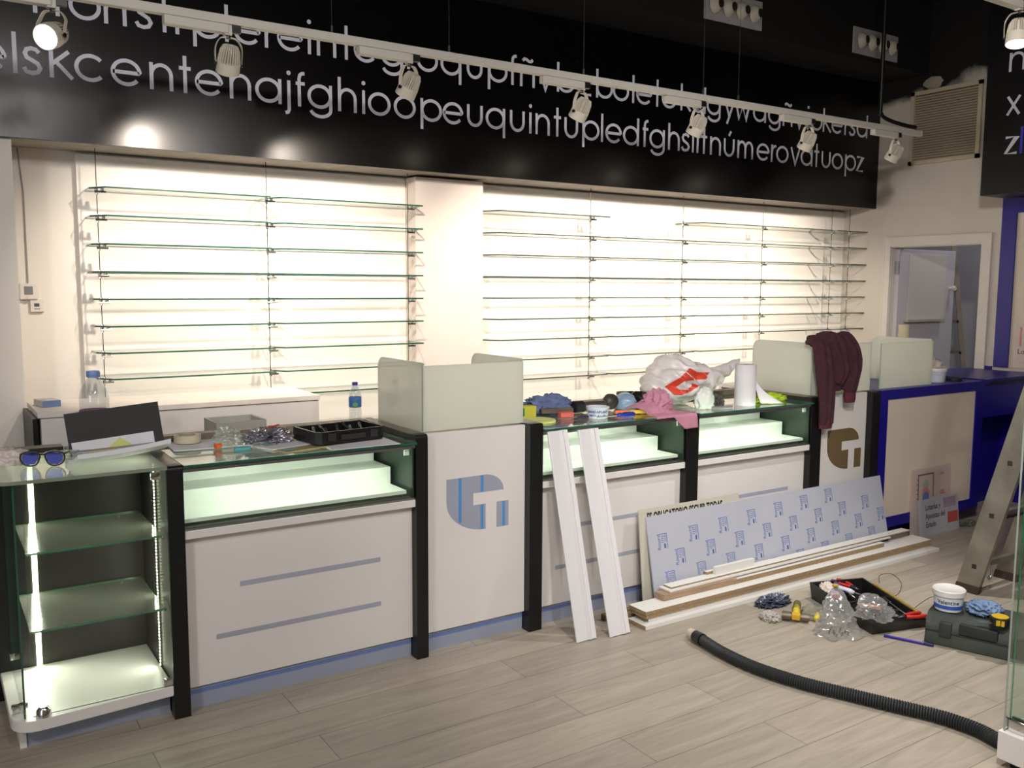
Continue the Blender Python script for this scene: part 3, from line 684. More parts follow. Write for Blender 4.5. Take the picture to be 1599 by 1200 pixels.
def frosted_pane(name, parent, x, y, L, H, ax, flip=False):
    """side pane with the upper rear corner rounded"""
    pts = [(0, 0), (L, 0)]+arc(L-.05, H-.05, .05, 0, 90, 6)+[(0, H)]
    if ax == 'X': o = ngon_pane(name, [(y+a, .953+b) for a, b in pts], 'X', x, x+.008, parent, frosted, frost_edge)
    else: o = ngon_pane(name, [(x+a, .953+b) for a, b in ((0, 0), (L, 0), (L, H), (0, H))], 'Y', y, y+.008, parent, frosted, frost_edge)
    return o
def screen(x0, x1, label, left, right, H=.275):
    t = thing('frosted_screen', label, 'glass screen', (0, 0, 0)); t.location = (x0, .055, .953)
    def P(n, *a):
        o = frosted_pane(n, None, *a); o.data.transform(Matrix.Translation((-x0, -.055, -.953))); o.parent = t
    P('front_pane', x0, .055, x1-x0, H, 'Y')
    if left: P('side_pane', x0, .064, .43, H+.012, 'X')
    if right: P('side_pane', x1-.008, .064, .43, H+.012, 'X')
screen(2.024, 2.525, 'three-sided frosted glass screen on the film-covered logo module', 1, 1)
screen(4.49, 5.02, 'frosted glass screen with the maroon sweater hung over it', 1, 0, .285)
screen(5.12, 5.655, 'frosted glass screen at the left end of the blue counter', 0, 1, .275)

# ------------------------------------------------------------ corner glass case at the left
cc = thing('corner_display_case', 'tall glass display case with glowing LED strips at the left end', 'display case', (.5, 0, 0))
def L_(bm): bmesh.ops.translate(bm, vec=(-.5, 0, 0), verts=bm.verts); return bm
bm = newbm(); box(bm, (.507, .075, 0), (.987, .48, .09)); obj('plinth', L_(bm), PLINTH, cc)
bm = newbm(); box(bm, (.500, .068, 0), (.5205, .48, .09)); obj('plinth_end', L_(bm), white_lam, cc)
bm = newbm(); pts = [(.986, -.015), (.986, .49), (.475, .49), (.475, .06)]+arc(.55, .06, .075, 180, 270, 8)[1:]
pts = [(.986, .0), (.986, .5), (.475, .5)]+arc(.55, .045, .075, 180, 270, 8)+[(.60, -.025)]
prism(bm, pts, .09, .128, 'Z', bev=.0025); obj('base_tray', L_(bm), white_lam, cc)
bm = newbm(); box(bm, (-.6, .452, .129), (.986, .47, .93)); box(bm, (-.6, .50, 0), (.986, .52, .93)); box(bm, (-.6, .47, .5), (.986, .50, .53)); box(bm, (.74, .47, .905), (.986, .60, .93)); obj('back_panel', L_(bm), black_lam, cc)
bm = newbm(); box(bm, (.3, .45, .93), (.72, .52, .955)); 
obj('back_capping', L_(bm), black_lam, cc)
pane('front_glass', (.04, .004, .128), (.486, .010, .917), 'Y', cc, glass_refl, edge)
pane('side_glass', (.012, .004, .128), (.018, .44, .917), 'X', cc, glass_refl, edge)
bm = newbm(); prism(bm, [(.986, -.02), (.986, .45), (.2, .45), (.2, .03)]+[(.42, .02)]+arc(.52, .06, .08, 200, 270, 6)+[(.6, -.022)], .918, .93, 'Z'); bm.normal_update()
for fc in bm.faces: fc.material_index = 0 if abs(fc.normal.z) > .9 else 1
gt = obj('glass_top', L_(bm), [glassmat('milky_sheen_top_glass', (.90, .93, .88), .06, .08, frost=.55, milky=(.82, .85, .76)), mat('case_top_edge', (128, 138, 118), .25)], cc)  # milky frost colour stands in for the room's reflection in the top
for z in (.675, .41):
    sh = pane('glass_shelf', (.045, .02, z-.004), (.47, .445, z+.004), 'Z', cc, glassmat('case_shelf_glass', (.93, .95, .92), .06, .12, frost=.12, milky=(.56, .57, .48)), edge_bright)
    for (x, y) in ((.10, .442), (.40, .442), (.475, .03)):
        bm = newbm(); cyl(bm, (x, y-.012, z-.008), (x, y+.01, z-.008), .005, seg=10); obj('shelf_pin', bm, chrome, sh)
for i, (x, y, w) in enumerate(((.095, .449, .011), (.482, .195, .004))):
    bm = newbm()
    if i == 0: box(bm, (x, y-.006, .13), (x+w*1.6, y, .915))
    else:
        for k in range(62): box(bm, (x-.001, y-.003, .135+k*.0125), (x+.002, y+.003, .1415+k*.0125))
    obj('led_strip', bm, led, cc, label='continuous glowing strip on the back panel' if i == 0 else 'dotted glowing strip beside the black upright')
light('case_led_light', 'AREA', (.10, .435, .52), (.10, 0, .52), 3.0, (.97, 1, .84), cc, shape='RECTANGLE', size=.02, size_y=.75)
light('case_led_light', 'AREA', (.475, .195, .52), (0, .2, .52), 1.6, (.97, 1, .84), cc, shape='RECTANGLE', size=.02, size_y=.75)
for (x, y, z) in ((.0, .06, .142), (.468, .0, .145), (.02, .40, .20), (.45, .002, .895)):
    bm = newbm(); box(bm, (x-.016, y-.004, z-.012), (x+.016, y+.014, z+.014), .003); obj('glass_clip', bm, chrome, cc, smooth=40)
bm = newbm(); lathe(bm, [(.0, .034), (.012, .034), (.022, .022), (.024, 0)], Matrix.Translation((.07, -.002, .128)), 18); obj('glass_clip', bm, chrome, cc, smooth=40)
bm = newbm(); cyl(bm, (-.018, .07, .15), (.03, .06, .15), .009, seg=14); cyl(bm, (.012, .064, .128), (.012, .064, .158), .012, seg=14); obj('clamp', bm, chrome, cc, smooth=40)

# ------------------------------------------------------------ back cabinets behind the counter
bc = thing('back_cabinet', 'low white cabinet along the back wall behind the counter', 'cabinet', (.675, 1.06, 0))
bm = newbm(); box(bm, (.03, .002, .08), (1.28, .40, .985)); obj('body', bm, MC['carcass_white'], bc)
bm = newbm(); box(bm, (.02, -.02, .987), (1.285, .43, 1.01), .001); obj('top', bm, mat('cabinet_top_white', (230, 222, 214), .5), bc)
for a, b in ((.032, 1.278),):
    bm = newbm(); box(bm, (a, -.017, .10), (b, .0, .983)); obj('door', bm, white_lam, bc)
bm = newbm(); box(bm, (0, -.02, 0), (.02, .40, .985)); obj('side_panel', bm, black_lam, bc)
# grey open drawer frame seen behind the papers
bm = newbm(); box(bm, (1.34, .66, .90), (1.56, .672, .965)); box(bm, (1.548, .672, .90), (1.56, .86, .965)); box(bm, (1.34, .672, .90), (1.352, .86, .965)); box(bm, (1.352, .848, .90), (1.548, .86, .965)); box(bm, (1.352, .672, .90), (1.548, .848, .908)); box(bm, (1.36, .68, 0.0), (1.54, .84, .899))
tag(obj('grey_pedestal_box', bm, mat('pedestal_grey', (178, 178, 172), .6)), 'grey open-topped pedestal box behind the first counter', 'box')

# ------------------------------------------------------------ blue counter and blue fittings on the right
bl = thing('blue_counter', 'blue framed counter with a cream front panel, right of the bronze logo', 'counter', (5.056, 0, 0))
bm = newbm()
box(bm, (0, 0, .10), (.075, .03, .893)); box(bm, (1.03, 0, .10), (1.12, .03, .893)); box(bm, (0, 0, .893), (1.12, .03, .943)); box(bm, (.075, 0, .10), (1.03, .03, .165))
obj('front_frame', bm, blue, bl)
bm = newbm(); box(bm, (.075, .008, .165), (1.03, .02, .893)); obj('cream_panel', bm, cream, bl)
bm = newbm(); box(bm, (.10, .12, 0), (1.06, .5, .10)); obj('plinth', bm, blue, bl)
bm = newbm(); box(bm, (0, .031, .10), (1.12, .05, .94)); box(bm, (1.09, .05, .1), (1.12, .56, .94)); obj('carcass', bm, blue, bl)
bm = newbm(); box(bm, (0, .0, .943), (1.12, .56, .952)); obj('counter_top', bm, blue, bl)
# raised flap and the run that continues to the right wall
bf = thing('blue_flap_counter', 'blue counter top with a long dark slot, running to the right wall', 'counter', (6.18, 0, 0))
bm = newbm(); box(bm, (.0, .0, .925), (.785, .60, .96), .002); obj('top', bm, blue, bf)
bm = newbm(); box(bm, (.06, -.001, .928), (.78, .004, .943)); obj('slot', bm, mat('slot_dark', (10, 9, 24), .5), bf)
bm = newbm(); box(bm, (.0, .02, .70), (.785, .04, .925)); obj('apron', bm, blue, bf)
bm = newbm(); box(bm, (.765, -2.0, 0), (.785, .59, .70)); box(bm, (.765, .02, .7), (.785, .59, .925)); box(bm, (0, .3, 0), (.765, .32, .7)); obj('side_board', bm, blue, bf)
# blue framed wall panel with a poster
wp = thing('blue_wall_frame', 'blue framed cream wall panel right of the doorway', 'panel', (RX, .37, .985))
bm = newbm(); box(bm, (-.03, -.105, 0), (-.002, 0, 1.23)); box(bm, (-.03, -2.2, 0), (-.002, -2.1, 1.23)); box(bm, (-.03, -2.1, 1.12), (-.002, -.105, 1.23)); obj('frame', bm, blue, wp)
bm = newbm(); box(bm, (-.012, -2.1, 0), (-.002, -.105, 1.12)); obj('cream_panel', bm, cream, wp)
bm = newbm(); box(bm, (-.016, -.40, .03), (-.013, -.145, .38)); po = obj('notice', bm, mat('notice_paper', (214, 196, 188), .7), wp)
bm = newbm()
for k in range(4): box(bm, (-.0172, -.19-k*.035, .16), (-.016, -.175-k*.035, .30-.02*(k % 2)))
obj('notice_print', bm, mat('notice_red_ink', (205, 140, 140), .7), po)
MX = Matrix.Translation((-.0172, -.165, .105)) @ Matrix.Rotation(-PI/2, 4, 'Z') @ FACE_Y
text_mesh('Lo', .05, ink_black, po, 'notice_writing', MX)
bm = newbm(); box(bm, (RX-.012, .39, .96), (RX-.002, .50, .985)); tag(obj('skirting_blue', bm, blue), 'short blue strip at the foot of the door casing above the counter', 'strip')
#@@3
# ------------------------------------------------------------ things on the corner case and the first display counter
ZC, ZD, ZL = .931, .926, .953
t = thing('sunglasses', 'dark sunglasses with blue mirrored lenses lying on the corner glass case', 'sunglasses', (.625, .205, ZC+.002), R(-22))
lensm = mat('blue_mirror_lens', (20, 30, 110), .08, .6, spec=1)
for s in (-1, 1):
    pts = [(s*a, b) for a, b in [(.012, .040), (.030, .046), (.055, .044), (.066, .034), (.064, .016), (.048, .004), (.026, .006), (.014, .022)]]
    if s < 0: pts = pts[::-1]
    bm = newbm(); prism(bm, pts, -.0015, .0015, 'Y'); obj('lens', bm, lensm, t)
bm = newbm()
for s in (-1, 1):
    tube(bm, catmull([(s*a, 0, b) for a, b in [(.010, .040), (.030, .048), (.056, .047), (.070, .036), (.067, .014), (.048, .001), (.024, .003), (.011, .022)]], 4, True)+[Vector((s*.010, 0, .040))], .003, 6)
tube(bm, [(-.011, 0, .038), (0, -.001, .041), (.011, 0, .038)], .003, 6)
obj('frame', bm, blk_pl, t, smooth=True)
for s in (-1, 1):
    bm = newbm(); tube(bm, catmull([(s*.070, 0, .040), (s*.069, .06, .036), (s*.060, .115, .018), (s*.055, .14, .003)], 5), .0028, 6, flat=1.4); obj('temple', bm, mat('temple_green', (40, 70, 40), .4), t, smooth=True)
bm = newbm(); crumple(bm, (.53, .33, ZC), (.06, .07, .035), 2, 4, .55, 2.2); tag(obj('crumpled_tissue', bm, mat('tissue_pink_white', (214, 202, 196), .9), smooth=True), 'crumpled pinkish tissue at the left rear edge of the corner case', 'tissue')
cling = glassmat('thin_clear_plastic', (.93, .95, .93), .10, .18, frost=.22, milky=(.75, .78, .74))
bm = newbm(); crumple(bm, (.70, .37, ZC), (.07, .035, .014), 8, 4, .6, 4); tag(obj('plastic_wrapper', bm, cling), 'small clear plastic wrapper behind the sunglasses', 'wrapper')
# black folder standing open with its papers
fo = thing('ring_folder', 'open black folder standing upright among papers on the corner case', 'folder', (.735, .40, ZC), R(0))
cv = Matrix.Rotation(R(-12), 4, 'X')
bm = newbm(); t2 = bmesh.new(); prism(t2, [(0, 0), (.335, .012), (.322, .176), (-.012, .150)], -.0015, .0015, 'Y'); merge(bm, t2, cv)
obj('cover', bm, mat('folder_black', (20, 18, 18), .55), fo)
bm = newbm(); t2 = bmesh.new(); prism(t2, [(.01, .004), (.30, .010), (.296, .062), (.006, .040)], -.005, -.003, 'Y'); merge(bm, t2, cv); obj('inner_sheet', bm, paper, fo)
bm = newbm(); t2 = bmesh.new(); prism(t2, [(.13, .012), (.22, .016), (.175, .048)], -.0065, -.0055, 'Y'); merge(bm, t2, cv); obj('yellow_note', bm, mat('yellow_green_note', (206, 212, 130), .8), fo)
def page_stack(name, label, loc, rz, w, d, hgt, curl, mats=None, ink=True):
    t = thing(name, label, 'papers', loc, rz)
    fz = lambda a, b: curl*(a**2)*.5+curl*(1-b)**3*.8
    bm = newbm(); sheet(bm, 0, 0, w, d, fz, 14, 10, hgt); p = obj('pages', bm, mats or paper, t, smooth=30)
    if ink:
        bm = newbm()
        for k in range(6):
            x = w*(.55+.05*k); box(bm, (x, d*.55, hgt+fz(x/w, .7)), (x+.008, d*.82, hgt+fz(x/w, .7)+.0012))
        obj('printed_lines', bm, paper_ink, p)
    return t
page_stack('paper_stack', 'thick curled stack of white sheets at the front of the black folder', (.72, .085, ZC), R(9), .32, .145, .016, .042)
pf = page_stack('printed_leaflet', 'grey leaflet with an orange and yellow print lying open before the black folder', (.742, .278, ZC+.012), R(3), .29, .10, .003, .012, mat('leaflet_grey', (172, 170, 184), .6), False)
bm = newbm()
for k in range(5): crumple(bm, (.055+k*.024, .045+.01*(k % 2), .0035), (.013, .018, .003), k, 2, .4, 3)
obj('orange_print', bm, mat('orange_print', (214, 168, 60), .7), pf)
page_stack('paper_sheets', 'loose white sheets under the roll of masking tape', (1.075, .27, ZD), R(-4), .40, .225, .003, .003)
page_stack('paper_sheets', 'white sheets between the foil bag and the black tool case', (1.40, .10, ZD), R(14), .33, .22, .003, .004, None, False)
page_stack('paper_sheets', 'white sheet hanging slightly over the front of the first display counter', (1.60, -.01, ZD+.001), R(-3), .28, .21, .002, .0, None, False)
bm = newbm(); box(bm, (0, 0, 0), (.30, .17, .003)); tag(obj('cardboard_sheet', bm, mat('cardboard', (150, 134, 96), .8), loc=(1.43, .035, ZD+.0003), rot=(0, 0, R(12))), 'thin brown cardboard under the sheets by the black tool case', 'cardboard')
t = thing('masking_tape_roll', 'cream roll of masking tape lying on loose sheets', 'tape roll', (1.165, .435, ZD+.0068))
bm = newbm(); lathe(bm, [(.032, 0), (.052, 0), (.052, .03), (.032, .03), (.032, 0)], None, 36); obj('tape', bm, mat('masking_tape', (206, 196, 168), .8), t, smooth=40)
bm = newbm(); lathe(bm, [(.030, .001), (.0318, .001), (.0318, .029), (.030, .029), (.030, .001)], None, 36); obj('core', bm, mat('card_core', (170, 160, 150), .8), t, smooth=40)
bm = newbm(); cyl(bm, (0, 0, 0), (.026, .008, .002), .011, .009, 14, bev=.002); tag(obj('orange_cap', bm, mat('orange_plastic', (226, 98, 34), .4), loc=(1.222, .245, ZD+.012)), 'small orange cap beside the masking tape', 'cap')
bm = newbm(); crumple(bm, (1.285, .30, ZD+.004), (.05, .055, .045), 4, 4, .55, 3); tag(obj('plastic_wrapper', bm, cling), 'crumpled clear plastic wrapper standing behind a teal strip', 'wrapper')
foil = mat('foil_silver', (176, 174, 182), .22, .8, var=.3, vscale=30, bump=.4, bscale=40)
fb = thing('foil_bag', 'crumpled silver foil bag with a red top edge', 'bag', (1.44, .27, ZD+.004))
bm = newbm(); crumple(bm, (0, 0, 0), (.09, .05, .038), 11, 5, .5, 3.2); obj('foil', bm, foil, fb)
bm = newbm(); tube(bm, [(-.07, -.02, .040), (-.02, .0, .056), (.05, .02, .066)], .006, 6, flat=.5); obj('red_strip', bm, mat('red_print', (200, 48, 52), .5), fb)
bm = newbm(); crumple(bm, (1.395, .20, ZD), (.05, .02, .014), 5, 3, .4, 3); tag(obj('plastic_wrapper', bm, cling), 'small clear plastic wrapper before the foil bag', 'wrapper')
teal = mat('teal_plastic', (44, 138, 146), .4)
for (x, y, l, rz, w) in ((1.275, .175, .062, -6, .016), (1.41, .20, .03, 40, .018), (1.425, .075, .062, 0, .008)):
    bm = newbm(); box(bm, (0, 0, 0), (l, w, .011 if w > .01 else .006), .002)
    tag(obj('teal_clip', bm, teal, loc=(x, y, ZD), rot=(0, 0, R(rz))), {1.275: 'wide teal plastic piece left of the foil bag', 1.41: 'tiny teal plastic piece under the foil bag', 1.425: 'thin teal plastic piece nearest the glass edge'}[x], 'plastic piece')
bm = newbm(); tube(bm, [(0, 0, .004), (.03, .003, .006), (.05, .005, .005), (.062, .006, .004)], [.002, .003, .007, .005], 8, flat=.4); tag(obj('dark_key', bm, mat('dark_metal', (84, 74, 66), .4, .6), loc=(1.355, .385, ZD+.002)), 'small dark metal key behind the foil bag', 'key')
# black tool case, open
tc_ = thing('tool_case', 'open black plastic bit case full of small tools, beside the water bottle', 'tool case', (1.57, .075, ZD+.008), R(6))
def hollow(bm, x0, y0, x1, y1, h_, w=.008, bot=.006, ch=.02):
    prism(bm, [(x0+ch, y0), (x1-ch, y0), (x1, y0+ch), (x1, y1), (x0, y1), (x0, y0+ch)], 0, bot, 'Z')
    P_ = [(x0+ch, y0), (x1-ch, y0), (x1, y0+ch), (x1, y1), (x0, y1), (x0, y0+ch)]
    for a, b in zip(P_, P_[1:]+P_[:1]):
        d = Vector((b[0]-a[0], b[1]-a[1], 0)).normalized(); n = Vector((-d.y, d.x, 0))*w
        prism(bm, [a, b, (b[0]+n.x, b[1]+n.y), (a[0]+n.x, a[1]+n.y)], bot, h_, 'Z')
bm = newbm(); hollow(bm, 0, 0, .31, .21, .05); obj('tray', bm, blk_pl, tc_)
bm = newbm(); box(bm, (.10, -.012, .014), (.21, 0, .034), .003); obj('handle', bm, mat('grey_black_plastic', (48, 46, 46), .4), tc_)
for x in (.045, .235):
    bm = newbm(); box(bm, (x, -.006, .012), (x+.035, .0, .042), .002); obj('latch', bm, MC['grey_black_plastic'], tc_)
for k in range(14):
    bm = newbm(); x = .03+.018*k; cyl(bm, (x, .06+.05*(k % 3), .012), (x+.012*math.sin(k), .10+.05*(k % 3), .040+.01*(k % 2)), .006, .005, 8)
    obj('bit', bm, [blk_pl, foil, blk_pl, MC['grey_black_plastic']][k % 4], tc_, smooth=40)
def bottle(label, loc, rad, hgt, cap, lab=None, emblem=True):
    t = thing('water_bottle', label, 'bottle', loc)
    k = hgt
    prof = [(0, 0), (rad*.9, 0), (rad, k*.04), (rad*.96, k*.12), (rad, k*.2), (rad*.96, k*.32), (rad*.97, k*.58), (rad, k*.64), (rad*.86, k*.76), (rad*.5, k*.87), (rad*.40, k*.90), (rad*.40, k*.94), (0, k*.94)]
    bm = newbm(); lathe(bm, prof, None, 28); obj('bottle_body', bm, glassmat('bottle_plastic', (.93, .95, .96), .06, .06, frost=.12, milky=(.8, .84, .88)), t, smooth=True)
    bm = newbm(); lathe(bm, [(0, k), (rad*.42, k), (rad*.46, k*.985), (rad*.46, k*.925), (rad*.44, k*.92)], None, 24); obj('cap', bm, cap, t, smooth=40)
    if lab:
        lo, hi = (.34, .61) if emblem else (.22, .49)
        bm = newbm(); lathe(bm, [(rad*.99, k*lo), (rad*1.006, k*(lo+.01)), (rad*1.006, k*(hi-.01)), (rad*.99, k*hi)], None, 28); L0 = obj('label_band', bm, lab, t, smooth=True)
        bm = newbm(); a0 = R(-112)
        t2 = bmesh.new(); bmesh.ops.create_circle(t2, cap_ends=True, radius=rad*.42, segments=20, matrix=Matrix.Translation((math.cos(a0)*rad*1.03, math.sin(a0)*rad*1.03, k*.42)) @ Matrix.Rotation(a0, 4, 'Z') @ Matrix.Rotation(PI/2, 4, 'Y') @ Matrix.Diagonal((.75, 1, 1, 1)))
        merge(bm, t2)
        if emblem: obj('label_emblem', bm, mat('label_green', (96, 170, 78), .5), L0)
    return t
bottle('small water bottle with a dark blue cap and blue label, by the frosted screen', (1.925, .525, .953), .0285, .172, mat('cap_blue', (28, 52, 160), .4), mat('label_blue', (66, 112, 176), .5, var=.25, vscale=30))
bottle('big clear water bottle with a pale blue cap behind the black folder', (.845, .535, .9305), .055, .295, mat('cap_pale_blue', (120, 150, 210), .4), mat('label_magenta', (150, 48, 110), .5), emblem=False)
bt = thing('blue_box', 'small flat blue and white box on the left end of the back cabinet', 'box', (.735, 1.22, 1.011), R(12))
bm = newbm(); box(bm, (0, 0, 0), (.075, .12, .028), .001); obj('carton', bm, mat('carton_white', (205, 200, 196), .6), bt)
bm = newbm(); box(bm, (-.001, -.0012, .0), (.076, .0, .028)); obj('blue_face', bm, mat('carton_blue', (104, 128, 170), .6), bt)

# ------------------------------------------------------------ things on the second display counter
yb = thing('paint_box', 'yellow and green box against the frosted screen on the second counter', 'box', (2.64, .33, ZD), R(-5))
bm = newbm(); box(bm, (0, 0, 0), (.14, .05, .055), .001); obj('carton', bm, mat('box_yellow', (196, 190, 60), .6), yb)
bm = newbm(); box(bm, (.035, -.001, .008), (.075, 0, .048)); obj('green_square', bm, mat('box_green', (24, 120, 60), .6), yb)
bm = newbm(); lathe(bm, [(0, 0), (.085, 0), (.088, .006), (.082, .010), (.075, .007), (0, .007)], None, 36); tag(obj('tub_lid', bm, mat('lid_lime', (200, 206, 120), .45), loc=(2.705, .20, ZD), smooth=40), 'round lime yellow lid lying before the yellow box', 'lid')
bb = thing('brush_spatula', 'flat brown spatula with a red handle end beside the lime lid', 'spatula', (2.80, .30, ZD+.016), R(-12))
bm = newbm(); box(bm, (0, 0, 0), (.17, .035, .022), .002); obj('blade', bm, mat('brown_dark', (98, 82, 68), .5, var=.3), bb)
bm = newbm(); box(bm, (.08, -.05, -.016), (.15, -.004, .008), .004); obj('grip', bm, mat('red_coral', (204, 90, 84), .5), bb)
clothm = mat('blue_grey_cloth', (104, 116, 156), .95, var=.12, vscale=20, bump=.3, bscale=120)
bm = newbm(); crumple(bm, (2.91, .41, ZD), (.13, .07, .060), 6, 5, .42, 2.4); tag(obj('cleaning_cloth', bm, clothm, smooth=True), 'crumpled blue-grey cloth on the second display counter', 'cloth')
bm = newbm(); box(bm, (0, 0, 0), (.13, .03, .022), .002); tag(obj('brown_block', bm, mat('brown_block', (88, 58, 42), .6), loc=(2.80, .46, ZD), rot=(0, 0, R(-4))), 'small brown block behind the flat spatula', 'block')
sd = thing('marker_pen', 'slim steel rod with a dark purple handle, left of the white tub', 'tool', (2.90, .175, ZD+.006), R(-6))
bm = newbm(); cyl(bm, (-.09, 0, 0), (.02, 0, 0), .002, seg=8); obj('rod', bm, alu, sd)
bm = newbm(); cyl(bm, (.02, 0, 0), (.085, 0, 0), .006, seg=12, bev=.002); obj('handle', bm, mat('purple_dark', (44, 30, 70), .4), sd, smooth=40)
to = thing('torch', 'black torch lying behind the white tub with blue letters', 'torch', (3.02, .335, ZD+.0305), R(-2))
bm = newbm(); cyl(bm, (0, 0, 0), (.055, 0, 0), .030, seg=24, bev=.003); obj('head', bm, rubber, to, smooth=40)
bm = newbm(); cyl(bm, (.055, 0, 0), (.19, 0, .0), .024, seg=24); obj('barrel', bm, mat('torch_grey', (70, 62, 58), .4), to, smooth=40)
bm = newbm(); lathe(bm, [(0, -.03), (.034, -.026), (.042, 0), (.034, .026), (0, .03)], Matrix.Translation((.23, .0, .014)) @ Matrix.Rotation(R(70), 4, 'X'), 24); obj('cup', bm, mat('cup_dark', (52, 46, 42), .5), to, smooth=True)
tb = thing('paste_tub', 'small white tub printed with blue letters, before the torch', 'tub', (3.03, .155, ZD))
bm = newbm(); lathe(bm, [(0, 0), (.048, 0), (.054, .045), (.057, .046), (.057, .054), (.052, .054), (.050, .006), (0, .006)], None, 36); obj('tub', bm, mat('tub_white', (206, 210, 218), .4), tb, smooth=40)
def curved_text(s, size, rad, z, a_mid, m, parent, name='writing', taper=0):
    """lettering wrapped on a cylinder, read from outside"""
    bm = text_mesh(s, size, m, None, align='CENTER', ext=.0006)
    for v in bm.verts:
        x, y, w = v.co; a = a_mid+x/rad; rr = rad+.0012+w+taper*y; v.co = (rr*math.cos(a), rr*math.sin(a), z+y)
    return obj(name, bm, m, parent)
AC = math.atan2(-3.25-.15, .29-3.03)
curved_text('BANDAPLAST', .017, .053, .027, AC, mat('ink_blue_dark', (30, 60, 150), .6), tb, taper=.1)
curved_text('NIETA & L.GIL', .014, .051, .010, AC, MC['ink_blue_dark'], tb, taper=.1)
sc_ = thing('screwdriver', 'blue-handled screwdriver at the glass edge of the second counter', 'screwdriver', (3.085, .075, ZD+.015), R(-8))
bm = newbm(); tube(bm, [(0, 0, 0), (.008, 0, 0), (.03, 0, 0), (.04, 0, 0), (.09, 0, 0), (.10, 0, 0)], [.007, .012, .011, .015, .015, .009], 14); obj('handle', bm, mat('handle_blue', (30, 44, 132), .3), sc_, smooth=True)
bm = newbm(); cyl(bm, (-.11, 0, -.002), (0, 0, 0), .0028, seg=8); obj('shaft', bm, alu, sc_)
cu = thing('utility_knife', 'orange and yellow utility knife right of the blue screwdriver', 'knife', (3.165, .185, ZD+.012), R(-26))
bm = newbm(); box(bm, (0, 0, -.008), (.075, .02, .008), .003); obj('nose', bm, mat('knife_orange', (214, 96, 40), .4), cu)
bm = newbm(); box(bm, (.075, -.002, -.009), (.20, .022, .009), .004); obj('grip', bm, mat('knife_yellow', (206, 166, 40), .4), cu)
bm = newbm(); box(bm, (-.03, .004, -.001), (0, .014, .001)); obj('blade', bm, alu, cu)
tp = thing('tape_roll', 'brown tape roll with a dark top, behind the utility knife', 'tape roll', (3.50, .50, ZD))
bm = newbm(); cyl(bm, (0, 0, 0), (0, 0, .045), .05, seg=32); obj('roll', bm, mat('tape_tan', (180, 150, 118), .6), tp, smooth=40)
bm = newbm(); cyl(bm, (0, 0, .045), (0, 0, .062), .051, seg=32, bev=.002); obj('dark_top', bm, mat('tape_dark', (52, 40, 36), .5), tp, smooth=40)
vz = thing('face_visor', 'dark visor bundle with a pale blue shine beside the plastic bag', 'visor', (3.39, .33, ZD))
bm = newbm(); crumple(bm, (.03, 0, 0), (.12, .075, .055), 9, 5, .28, 2.2); obj('black_bundle', bm, mat('black_shiny_bag', (20, 18, 20), .22, var=.2), vz, smooth=True)
bm = newbm(); crumple(bm, (-.045, -.012, .002), (.062, .065, .056), 12, 4, .06, 1.2); obj('pale_shell', bm, mat('visor_blue', (132, 158, 180), .25), vz, smooth=True)

# plastic bag, lofted along its length with folds
def bag(label, secs, m, seed=0, amp=.12, name='plastic_bag', cat='bag', sub=10, nseg=40):
    """secs: (centre, half width vector u, half height vector v)"""
    bm = newbm(); t = bmesh.new(); rings = []
    n = len(secs)
    C0 = catmull([s[0] for s in secs], sub); U0 = catmull([s[1] for s in secs], sub); V0 = catmull([s[2] for s in secs], sub)
    for i, (c, uu, vv) in enumerate(zip(C0, U0, V0)):
        ring = []
        for k in range(nseg):
            a = 2*PI*k/nseg; p = c+uu*math.cos(a)+vv*math.sin(a); q = p*13+Vector((seed*5, 0, seed))
            nn = 1-2*abs(noise.noise(q)); n3 = 1-2*abs(noise.noise(Vector((p.x*4, p.y*4, p.z*16))+Vector((seed, 3, 1))))
            ring.append(t.verts.new(c+(p-c)*(1+amp*(nn-.5)+amp*.6*(n3-.5))))
        rings.append(ring)
    for a, b in zip(rings, rings[1:]):
        for k in range(nseg): t.faces.new((a[k], a[(k+1) % nseg], b[(k+1) % nseg], b[k]))
    t.faces.new(rings[0][::-1]); t.faces.new(rings[-1])
    for v in t.verts: v.co.z = max(v.co.z*.86, .003)
    merge(bm, t); return bm, C0, U0, V0
Vx = Vector
plast = mat('white_bag_plastic', (214, 208, 206), .38, var=.04, bump=.25, bscale=18)
pb = thing('plastic_bag', 'big crumpled white plastic bag with a red emblem, beside the paper roll', 'bag', (3.70, .33, ZD))
secs = [(Vx((-.20, .0, .09)), Vx((0, .05, 0)), Vx((0, 0, .06))), (Vx((-.12, .0, .125)), Vx((.0, .12, 0)), Vx((-.02, 0, .12))), (Vx((0, 0, .155)), Vx((0, .15, 0)), Vx((-.02, 0, .148))),
        (Vx((.12, 0, .15)), Vx((0, .13, 0)), Vx((0, 0, .115))), (Vx((.24, .0, .145)), Vx((0, .09, 0)), Vx((0.01, 0, .075))), (Vx((.37, .0, .19)), Vx((0, .05, 0)), Vx((.015, 0, .05))), (Vx((.47, .0, .245)), Vx((0, .025, 0)), Vx((.01, 0, .022))), (Vx((.50, .0, .265)), Vx((0, .005, 0)), Vx((0, 0, .005)))]
bm, *_ = bag('', secs, plast, 2, .26, nseg=90, sub=16); bo = obj('bag_body', bm, plast, pb, smooth=True)
